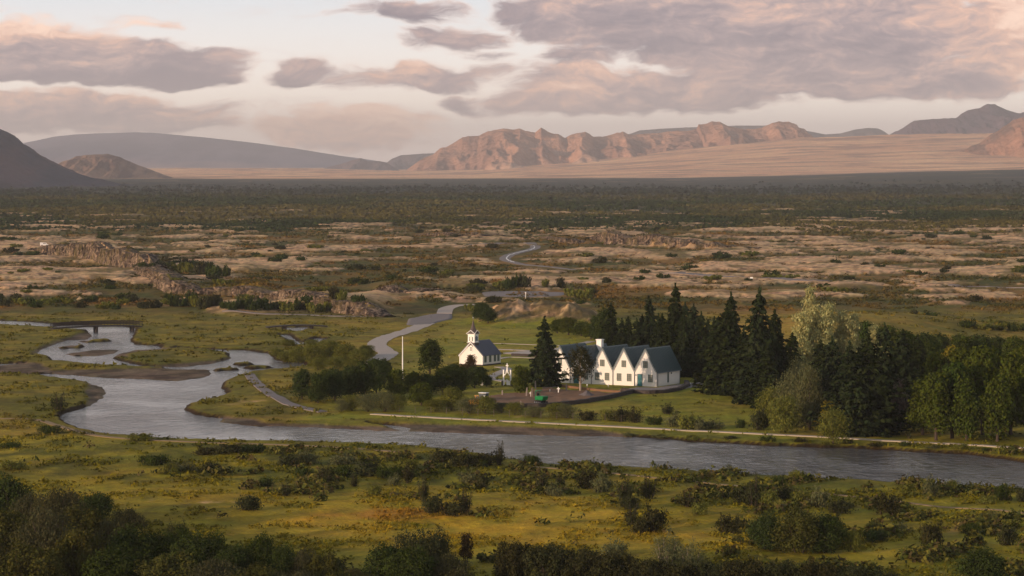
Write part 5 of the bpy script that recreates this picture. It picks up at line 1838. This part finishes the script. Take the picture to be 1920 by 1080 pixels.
zone([('willow', 518, 668, 15, 32, 1), ('willow', 536, 676, 20, 40, 1), ('willow', 560, 676, 30, 46, 1), ('willow', 590, 678, 33, 56, 1), ('willow', 618, 674, 36, 60, 1), ('willow', 648, 678, 33, 56, 1), ('willow', 674, 682, 28, 50, 1), ('willow', 596, 694, 24, 40, 1), ('willow', 628, 690, 21, 50, 1), ('willow', 660, 692, 18, 44, 1), ('willow', 688, 668, 21, 40, 1), ('willow', 540, 648, 12, 36, 1), ('willow', 585, 650, 14, 34, 1)],
     'olive bushes left of the curved road', '{} olive bush from the left between side stream and curved road', 'bush', 'bush')
zone([('green', 1045, 625, 28, 36, 2), ('green', 1066, 628, 34, 44, 0), ('green', 1090, 630, 28, 42, 2), ('green', 1108, 636, 30, 40, 0), ('tree', 900, 600, 32, 40, 1), ('tree', 915, 606, 28, 40, 0), ('tree', 1118, 640, 46, 40, 1), ('tree', 1132, 648, 66, 44, 0)],
     'bushes on the rocky knoll', '{} bush from the left around the rocky knoll behind the church', 'bush', 'bush')
zone([('shrub', 1165, 790, 34, 44, 0), ('shrub', 1190, 792, 30, 40, 3), ('shrub', 1140, 788, 26, 44, 1), ('shrub', 1252, 776, 22, 30, 3), ('shrub', 1265, 800, 34, 40, 2), ('shrub', 1290, 806, 36, 50, 1), ('shrub', 1312, 806, 30, 44, 2), ('shrub', 1388, 802, 22, 22, 4), ('shrub', 1425, 806, 50, 50, 0), ('shrub', 1340, 804, 22, 50, 2), ('shrub', 1100, 788, 24, 50, 0), ('shrub', 1225, 796, 20, 40, 4)],
     'shrubs between soil and boardwalk', '{} shrub from the left on the slope below the farmhouse', 'shrub', 'shrub')
zone([('shrub', x_, 812 + (x_ - 1100) * 0.042 + rv.uniform(-1, 2), rv.uniform(8, 16), rv.uniform(22, 40), None) for x_ in (1180, 1240, 1300, 1370, 1440, 1500, 1590, 1640, 1700, 1750, 1800, 1850, 1900)],
     'low plants on the far bank', '{} low bank shrub from the left between boardwalk and water', 'shrub', 'shrub')
# --- meadow before the river
MS = [('shrub', 98, 813, 20, 62, 4), ('shrub', 260, 826, 16, 76, 1), ('shrub', 288, 872, 26, 68, 4), ('shrub', 322, 888, 24, 40, 1), ('shrub', 345, 884, 22, 60, 2), ('shrub', 395, 886, 28, 50, 0), ('shrub', 110, 768, 32, 40, 3),
      ('shrub', 385, 852, 20, 60, 0), ('shrub', 430, 850, 24, 80, 0), ('shrub', 470, 848, 22, 60, 4), ('shrub', 540, 872, 30, 60, 0), ('shrub', 580, 868, 34, 50, 2), ('shrub', 610, 908, 40, 36, 3), ('shrub', 570, 896, 26, 44, 4), ('shrub', 640, 895, 30, 56, 4), ('shrub', 690, 892, 36, 80, 0), ('shrub', 730, 896, 30, 60, 4), ('shrub', 765, 906, 40, 26, 3), ('shrub', 640, 870, 26, 60, 2),
      ('shrub', 466, 956, 36, 62, 0), ('shrub', 500, 912, 22, 44, 4), ('shrub', 535, 930, 26, 30, 3), ('shrub', 664, 912, 26, 22, 3), ('shrub', 740, 910, 26, 34, 2), ('shrub', 795, 940, 50, 26, 3), ('shrub', 812, 962, 44, 60, 0), ('shrub', 850, 966, 36, 60, 0), ('shrub', 872, 962, 50, 30, 3), ('shrub', 700, 930, 26, 40, 1),
      ('shrub', 830, 866, 30, 70, 0), ('shrub', 870, 876, 34, 70, 0), ('shrub', 910, 872, 32, 60, 0), ('shrub', 937, 872, 46, 24, 3), ('shrub', 993, 872, 26, 44, 4), ('shrub', 905, 916, 36, 40, 0), ('shrub', 880, 904, 30, 50, 2), ('shrub', 1016, 922, 42, 30, 3), ('shrub', 1040, 930, 30, 40, 2), ('shrub', 1050, 915, 30, 24, 3),
      ('shrub', 1100, 916, 46, 50, 0), ('shrub', 1130, 922, 44, 50, 2), ('shrub', 1172, 940, 50, 40, 3), ('shrub', 1180, 955, 34, 50, 0), ('shrub', 1215, 935, 46, 40, 3), ('shrub', 1185, 986, 44, 36, 3), ('shrub', 1225, 996, 60, 70, 0), ('shrub', 1200, 1000, 36, 50, 0),
      ('shrub', 1365, 890, 22, 44, 2), ('shrub', 1415, 948, 60, 40, 3), ('shrub', 1400, 945, 40, 66, 0), ('shrub', 1440, 950, 36, 50, 1), ('shrub', 1462, 916, 34, 30, 4), ('shrub', 1492, 902, 26, 44, 1), ('shrub', 1345, 928, 24, 40, 4), ('shrub', 1368, 1000, 46, 66, 0), ('shrub', 1500, 945, 34, 60, 1), ('shrub', 1535, 950, 46, 50, 2), ('shrub', 1575, 962, 34, 60, 0), ('shrub', 1663, 965, 52, 62, 0), ('shrub', 1700, 930, 30, 50, 1), ('shrub', 1745, 930, 44, 36, 2), ('shrub', 1785, 925, 30, 40, 1), ('shrub', 1882, 938, 40, 40, 4), ('shrub', 1918, 940, 34, 40, 0), ('shrub', 1850, 945, 20, 50, 1),
      ('shrub', 1747, 1030, 66, 66, 0), ('shrub', 1890, 1022, 46, 50, 0), ('shrub', 1498, 985, 36, 40, 3), ('shrub', 1600, 1034, 50, 50, 1), ('shrub', 1640, 1015, 30, 60, 4), ('shrub', 1690, 1000, 26, 50, 2), ('shrub', 1470, 935, 30, 60, 0), ('shrub', 1310, 965, 30, 50, 1), ('shrub', 1260, 1050, 40, 80, 2), ('shrub', 1150, 1040, 36, 60, 2), ('shrub', 955, 905, 22, 60, 1), ('shrub', 760, 880, 24, 60, 1), ('shrub', 1290, 950, 30, 44, 3), ('shrub', 1820, 1000, 26, 50, 4), ('shrub', 1860, 980, 26, 60, 2), ('shrub', 1560, 1000, 50, 60, 0), ('shrub', 1900, 990, 22, 60, 1), ('shrub', 30, 880, 18, 70, 1), ('shrub', 20, 840, 14, 60, 4)]
# rows by distance so that the labels can count along each row
rows_ = [('the strip beside the near riverbank', lambda y: y < 893), ('the scrubby middle of the near meadow', lambda y: 893 <= y < 945), ('the front of the near meadow', lambda y: y >= 945)]
names = {0: 'dark scrubby', 1: 'olive leafy', 2: 'grey-green', 3: 'dark upright', 4: 'dense green'}
for nm, fn in rows_:
    for v, ad in names.items():
        sub = [q for q in MS if fn(q[2]) and q[5] == v]
        if sub:
            n_ = len(sub)
            zone(sub, 'shrubs on ' + nm, ('{} ' + ad + ' shrub from the left on ' + nm), 'shrub', 'shrub')
zone([('bush', 1440, 1030, 66, 90, 0), ('bush', 1500, 1036, 84, 110, 1), ('bush', 1545, 1036, 70, 90, 0)], 'big dark bush clump on the right', '{} bush from the left in the big dark clump, right meadow', 'bush', 'bush')
zone([('spiky', 1250, 1060, 80, 70, 1), ('spiky', 1295, 1075, 76, 66, 1)], 'thin see-through bushes', '{} thin pale see-through bush from the left beside the dark hedge', 'bush', 'bush')
zone([('spiky', 791, 1062, 96, 118, 0)], None, 'tall dark feathery willow in the front of the golden meadow', 'bush', 'willow_bush')
zone([('redbush', 872, 1062, 62, 44, 0)], None, 'small reddish bush leaning beside the tall feathery willow', 'bush', 'bush')
zone([('bush', 725, 1092, 70, 120, 0), ('bush', 775, 1105, 76, 120, 0), ('bush', 840, 1100, 66, 110, 2)], 'round bushes below the feathery willow', '{} rounded dark bush from the left at the feathery willow\'s foot', 'bush', 'bush')
zone([('hedge', 965, 1092, 80, 110, 0), ('hedge', 1030, 1098, 80, 120, 1), ('hedge', 1095, 1102, 76, 120, 0), ('hedge', 1155, 1106, 72, 120, 1), ('hedge', 1215, 1108, 64, 120, 0), ('hedge', 1275, 1110, 56, 110, 1), ('hedge', 1335, 1108, 58, 110, 0), ('hedge', 1400, 1112, 66, 120, 1), ('hedge', 1465, 1114, 64, 120, 0), ('hedge', 1530, 1116, 64, 120, 1), ('hedge', 1595, 1118, 60, 120, 0), ('hedge', 1655, 1120, 50, 100, 1)],
     'dark hedge along the front edge', '{} bush from the left in the dark hedge along the bottom edge', 'bush', 'bush')
zone([('bush', 1845, 1096, 64, 112, 0)], None, 'rounded dense green bush in the bottom right corner', 'bush', 'bush')
TH_ = [(10, 985, 90, 110, 0), (60, 1000, 80, 110, 2), (110, 1010, 100, 130, 2), (20, 1045, 90, 130, 1), (90, 1060, 110, 140, 2), (160, 1040, 90, 120, 1), (210, 1050, 80, 110, 2), (150, 1090, 100, 140, 1), (250, 1080, 90, 130, 0), (60, 1110, 90, 150, 1), (-20, 1100, 90, 130, 2), (215, 1110, 80, 130, 0), (300, 1075, 74, 110, 0),
       (335, 1062, 70, 80, 0), (365, 1080, 78, 100, 0), (400, 1078, 76, 90, 0), (440, 1090, 66, 110, 0), (490, 1088, 84, 84, 0), (530, 1095, 70, 90, 0), (570, 1095, 70, 80, 2), (605, 1096, 60, 80, 1), (320, 1115, 80, 140, 1), (400, 1118, 74, 140, 2), (480, 1120, 60, 140, 1), (560, 1122, 56, 130, 2), (640, 1120, 50, 90, 1), (665, 1105, 44, 70, 2), (130, 960, 40, 60, 2), (180, 975, 50, 80, 0), (240, 1000, 50, 80, 2)]
rv2 = {0: 'dark', 1: 'olive', 2: 'grey-green'}
for v, ad in rv2.items():
    zone([('bush', a, b, c_, d, v) for a, b, c_, d, e_ in [q for q in TH_] if e_ == v], ad + ' bushes of the bottom left thicket', '{} ' + ad + ' bush from the left in the bottom left thicket', 'bush', 'bush')
zone([('spiky', 333, 1050, 96, 50, 0)], None, 'slender dark sapling sticking out above the bottom left thicket', 'tree', 'young_tree')

# --- gorge and lava shrubs
gor = [('lava', x_, y_, h_, w_) for x_, y_, h_, w_ in [(300, 503, 20, 30), (325, 508, 24, 34), (350, 512, 30, 36), (378, 518, 34, 40), (402, 522, 32, 40), (420, 518, 24, 34), (345, 500, 20, 30), (390, 505, 18, 30), (365, 500, 18, 26)]]
zone(gor, 'dark bushes in the left gorge', '{} dark bush from the left in the gorge behind the stepped cliff', 'bush', 'bush')
foot = []
for i in range(26):
    x_ = 318 + i * 13 + rv.uniform(-4, 4)
    foot.append(('lava', x_, 572 + (x_ - 318) * 0.035 + rv.uniform(-3, 5), rv.uniform(16, 30), rv.uniform(24, 38)))
zone(foot, 'bushes at the foot of the columnar cliff', '{} bush from the left in the row below the columnar cliff', 'bush', 'bush')
lf = []
for i in range(22):
    x_ = -5 + i * 15 + rv.uniform(-5, 5)
    lf.append(('lava', x_, 574 + rv.uniform(-9, 6), rv.uniform(9, 20), rv.uniform(22, 40)))
zone(lf, 'shrubs on the left edge of the lava', '{} shrub from the left along the lava edge behind the bridge', 'shrub', 'shrub')
pk = [('lava', x_, y_, h_, w_) for x_, y_, h_, w_ in [(935, 540, 20, 30), (955, 542, 26, 34), (970, 541, 28, 30), (985, 542, 26, 34), (1022, 538, 22, 16), (1052, 540, 24, 22), (1075, 556, 24, 36), (1095, 560, 30, 40), (890, 548, 16, 36), (1110, 552, 18, 26), (905, 590, 26, 40), (885, 583, 20, 30)]]
zone(pk, 'bushes around the grey parking area', '{} bush from the left around the flat grey parking area', 'bush', 'bush')
gl = []
for i in range(16):
    x_ = 1715 + i * 14 + rv.uniform(-4, 4)
    gl.append(('lava', x_, 600 + (x_ - 1700) * 0.085 + rv.uniform(-5, 5), rv.uniform(12, 24), rv.uniform(24, 44)))
zone(gl, 'bushes in the gully on the right', '{} bush from the left along the gully behind the grassy rise', 'bush', 'bush')
# scattered: nothing in the photo tells these apart
pts = []
tries = 0
while len(pts) < 170 and tries < 6000:
    tries += 1
    x_ = rv.uniform(-10, 1930)
    y_ = 432 + 140 * rv.random() ** 1.2
    cl_ = pn(np.array([x_ / 90]), np.array([y_ / 14]), 91)[0]
    if cl_ < 0.05 + 0.3 * rv.random():
        continue
    if 925 < x_ < 1090 and 455 < y_ < 560 or (y_ > 550 and 700 < x_ < 920) or (y_ > 545 and 1150 < x_ < 1500):
        continue
    pts.append((x_, y_))
W3 = gps(pts)
for (x_, y_), p in zip(pts, W3):
    s_ = 6 + 11 * ((y_ - 425) / 150)
    side = 'left' if x_ < 960 else 'right'
    f_ = rv.random() ** 1.6
    e = plant('lava', x_, y_, s_ * (0.45 + 0.9 * f_), s_ * (1.3 + 2.6 * f_) * rv.uniform(0.8, 1.3), 'shrub', None, Vector(p))
    dist = 'far' if y_ < 490 else 'nearer'
    tag(e, f'small dark shrub dotted over the {dist} lava field, {side} half', 'shrub', f'small dark shrubs on the {dist} lava, {side} half')


# --- low birch woodland of the far plain: uncountable, one object of ragged clumps
def clumps(name, label, XY, size, hgt, cols, mat, seed, nleaf=5, asp=0.7):
    r = np.random.default_rng(seed)
    n_ = len(XY)
    z_ = groundz(XY[:, 0], XY[:, 1])
    C_ = np.repeat(np.c_[XY, z_], nleaf, 0)
    S_ = np.repeat(size, nleaf)
    H_ = np.repeat(hgt, nleaf)
    a = r.uniform(0, 6.283, len(C_))
    q = np.sqrt(r.uniform(0, 1, len(C_)))
    off = np.stack([q * np.cos(a) * S_ * 0.5, q * np.sin(a) * S_ * 0.5, H_ * (0.25 + 0.65 * (1 - q * q)) * r.uniform(0.6, 1.1, len(C_))], 1)
    N_ = np.stack([np.cos(a) * q, np.sin(a) * q, np.full(len(C_), 0.6)], 1)
    N_ += r.normal(0, 0.4, N_.shape)
    N_ /= np.linalg.norm(N_, axis=1)[:, None]
    A_ = np.cross(N_, r.normal(0, 1, N_.shape))
    A_ /= np.linalg.norm(A_, axis=1)[:, None] + 1e-9
    B_ = np.cross(N_, A_)
    lz = (S_ * 0.30 * r.uniform(0.6, 1.3, len(C_)))[:, None]
    P_ = C_ + off
    co = np.stack([P_ - A_ * lz, P_ - B_ * lz * asp, P_ + A_ * lz * 0.9, P_ + B_ * lz * asp * 1.1], 1).reshape(-1, 3)
    f = np.arange(len(co)).reshape(-1, 4)
    ci = r.integers(0, len(cols), n_)
    base = (cols if isinstance(cols, np.ndarray) else np.array([lin(c_) for c_ in cols])[ci]) * r.uniform(0.75, 1.25, (n_, 1))
    cl = np.repeat(np.repeat(base, nleaf, 0) * r.uniform(0.8, 1.2, (len(C_), 1)), 4, 0)
    o = mesh_np(name, co, f, mat, cl)
    tag(o, label, kind='stuff')
    return o


m, nt, b = newmat('scrub leaves vertex tinted')
nt.links.new(vcol().k, b.inputs['Base Color'])
b.inputs['Roughness'].default_value = 0.95
b.inputs['Specular IOR Level'].default_value = 0.05
SCM = m
r = np.random.default_rng(9)
# sampled evenly over the view's angle and the log of the distance
n_ = 90000
ty_ = r.uniform(346, 446, n_)
tx_ = r.uniform(-60, 1980, n_)
Yw = CH * F / (ty_ - HOR)
Xw = (tx_ - 960) / F * Yw
nA_ = fbm(Xw / 70, Yw / 95, 11, 3)
nB_ = fbm(Xw / 19, Yw / 30, 12, 4)
nL = fbm(Xw / 160, Yw / 260, 15, 3)
dens = ss(446, 415, ty_ + 22 * nL + 8 * nA_)
open_ = ss(0.06, 0.22, nA_ * 0.5 + nB_ * 0.4 + 0.5 * nL - 0.16 * ss(400, 370, ty_)) * ss(352, 372, ty_)
big = fbm(Xw / 420, Yw / 900, 19, 4)
keep = r.random(n_) < dens * ss(346, 384, ty_) * (1 - 0.96 * open_) * (0.25 + 0.75 * ss(-0.25, 0.1, big + 0.5 * nL))
keep &= ~((Yw < 1400) & (inside(polyw([(920, 470), (920, 455), (1020, 455), (1020, 470)]), Xw, Yw)))
c0_, c1_, c2_ = (np.array(lin(q_)) for q_ in ((44, 54, 28), (78, 72, 34), (28, 40, 36)))
f1_ = ss(-0.2, 0.25, fbm(Xw / 300, Yw / 700, 19, 4) + 0.3 * nL)[:, None]
f2_ = ss(384, 356, ty_)[:, None]
scol = (c0_ * (1 - f1_) + c1_ * f1_) * (1 - f2_) + c2_ * f2_
XY = np.c_[Xw, Yw][keep]
dd = Yw[keep]
clumps('birch_scrub', 'dark low birch scrub covering the plain behind the lava field', XY, np.clip(dd / 520, 2.5, 9) * r.uniform(0.6, 1.4, len(dd)), np.clip(dd / 1300, 1.3, 3.0) * r.uniform(0.6, 1.3, len(dd)), scol[keep], SCM, 10, 5)
# low heath tufts between the rocks
n_ = 60000
ty_ = r.uniform(426, 600, n_)
tx_ = r.uniform(-60, 1980, n_)
Yw = CH * F / (ty_ - HOR)
Xw = (tx_ - 960) / F * Yw
_, A2 = groundz(Xw, Yw, True)
keep = (A2['rock'] < 0.3) & (A2['rd'] > 7) & (A2['sd'] > 3) & (A2['lava'] > 0.5) & (fbm(Xw / 25, Yw / 40, 44, 3) > -0.1) & (A2['oc'] < 0.8)
XY = np.c_[Xw, Yw][keep]
dd = Yw[keep]
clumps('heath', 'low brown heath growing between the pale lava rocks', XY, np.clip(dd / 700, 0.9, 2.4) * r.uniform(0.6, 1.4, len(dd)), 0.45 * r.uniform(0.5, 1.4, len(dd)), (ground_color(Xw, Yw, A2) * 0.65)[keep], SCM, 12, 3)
# tussocks of the near meadow and banks
n_ = 90000
ty_ = r.uniform(590, 1200, n_)
tx_ = r.uniform(-100, 2020, n_)
Yw = CH * F / (ty_ - HOR)
Xw = (tx_ - 960) / F * Yw
_, A2 = groundz(Xw, Yw, True)
road = np.minimum(A2['rd'], 99)
clump_n = fbm(Xw / 9, Yw / 12, 45, 3)
keep = (A2['sd'] > 0.8) & (A2['mud'] < 0.2) & (A2['rd'] > 7) & (clump_n + r.normal(0, 0.12, n_) > 0.12) & (A2['rock'] < 0.3) & ((A2['vil'] < 0.5) | (r.random(n_) < 0.15))
soilp = polyw([(900, 772), (900, 730), (1190, 722), (1330, 712), (1330, 740), (1190, 745), (1060, 768)], 0.5)
keep &= ~inside(soilp, Xw, Yw)
XY = np.c_[Xw, Yw][keep]
dd = Yw[keep]
pxx, pyy = tx_[keep], ty_[keep]
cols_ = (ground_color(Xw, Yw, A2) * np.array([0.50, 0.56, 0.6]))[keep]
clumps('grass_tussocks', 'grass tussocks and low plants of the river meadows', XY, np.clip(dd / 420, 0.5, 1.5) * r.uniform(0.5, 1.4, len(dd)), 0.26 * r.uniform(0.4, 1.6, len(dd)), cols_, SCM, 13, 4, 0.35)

# taller mixed undergrowth between the shrubs of the near bank
n_ = 60000
ty_ = r.uniform(822, 1120, n_)
tx_ = r.uniform(-60, 2000, n_)
Yw = CH * F / (ty_ - HOR)
Xw = (tx_ - 960) / F * Yw
_, A2 = groundz(Xw, Yw, True)
gn = fbm(Xw / 7, Yw / 10, 145, 4)
zone_ = ss(838, 860, ty_) * (1 - ss(925, 950, ty_)) * ss(330, 560, tx_) + ss(1250, 1450, tx_) * ss(870, 900, ty_) * 0.9 + 0.9 * np.exp(-((tx_ - 700) / 260) ** 2 - ((ty_ - 915) / 34) ** 2) + 0.7 * np.exp(-((tx_ - 1170) / 140) ** 2 - ((ty_ - 945) / 40) ** 2)
keep = (A2['sd'] > 1.5) & (gn + r.normal(0, 0.06, n_) > 0.66 - 0.46 * np.clip(zone_, 0, 1))
XY = np.c_[Xw, Yw][keep]
dd = Yw[keep]
clumps('undergrowth', 'dark low willow scrub and heather between the shrubs of the near bank', XY, r.uniform(0.5, 1.5, len(dd)), r.uniform(0.3, 1.0, len(dd)) * (0.6 + 0.9 * ss(0.0, 0.5, gn[keep])), [(68, 72, 28), (60, 64, 28), (84, 80, 34), (92, 88, 36), (76, 66, 38)], SCM, 15, 6, 0.5)
HAZE = 4.3e-5
# ------------------------------------------------------------------ haze (one even box of air)
def boxmesh(name, x0, x1, y0, y1, z0, z1, mat):
    co = [(x, y, z) for z in (z0, z1) for y in (y0, y1) for x in (x0, x1)]
    f = [(0, 2, 3, 1), (4, 5, 7, 6), (0, 1, 5, 4), (2, 6, 7, 3), (0, 4, 6, 2), (1, 3, 7, 5)]
    return mesh_np(name, co, f, mat)


m = bpy.data.materials.new('haze air')
m.use_nodes = True
nt = m.node_tree
nt.nodes.clear()
pv = nt.nodes.new('ShaderNodeVolumePrincipled')
pv.inputs['Color'].default_value = (1.0, 0.965, 0.96, 1)
pv.inputs['Density'].default_value = HAZE
pv.inputs['Anisotropy'].default_value = 0.2
mo = nt.nodes.new('ShaderNodeOutputMaterial')
nt.links.new(pv.outputs[0], mo.inputs['Volume'])
hz = boxmesh('haze', -69000, 69000, -3000, 42500, -30, 620, m)
tag(hz, 'thin pale evening haze lying over the valley and mountains', kind='stuff')
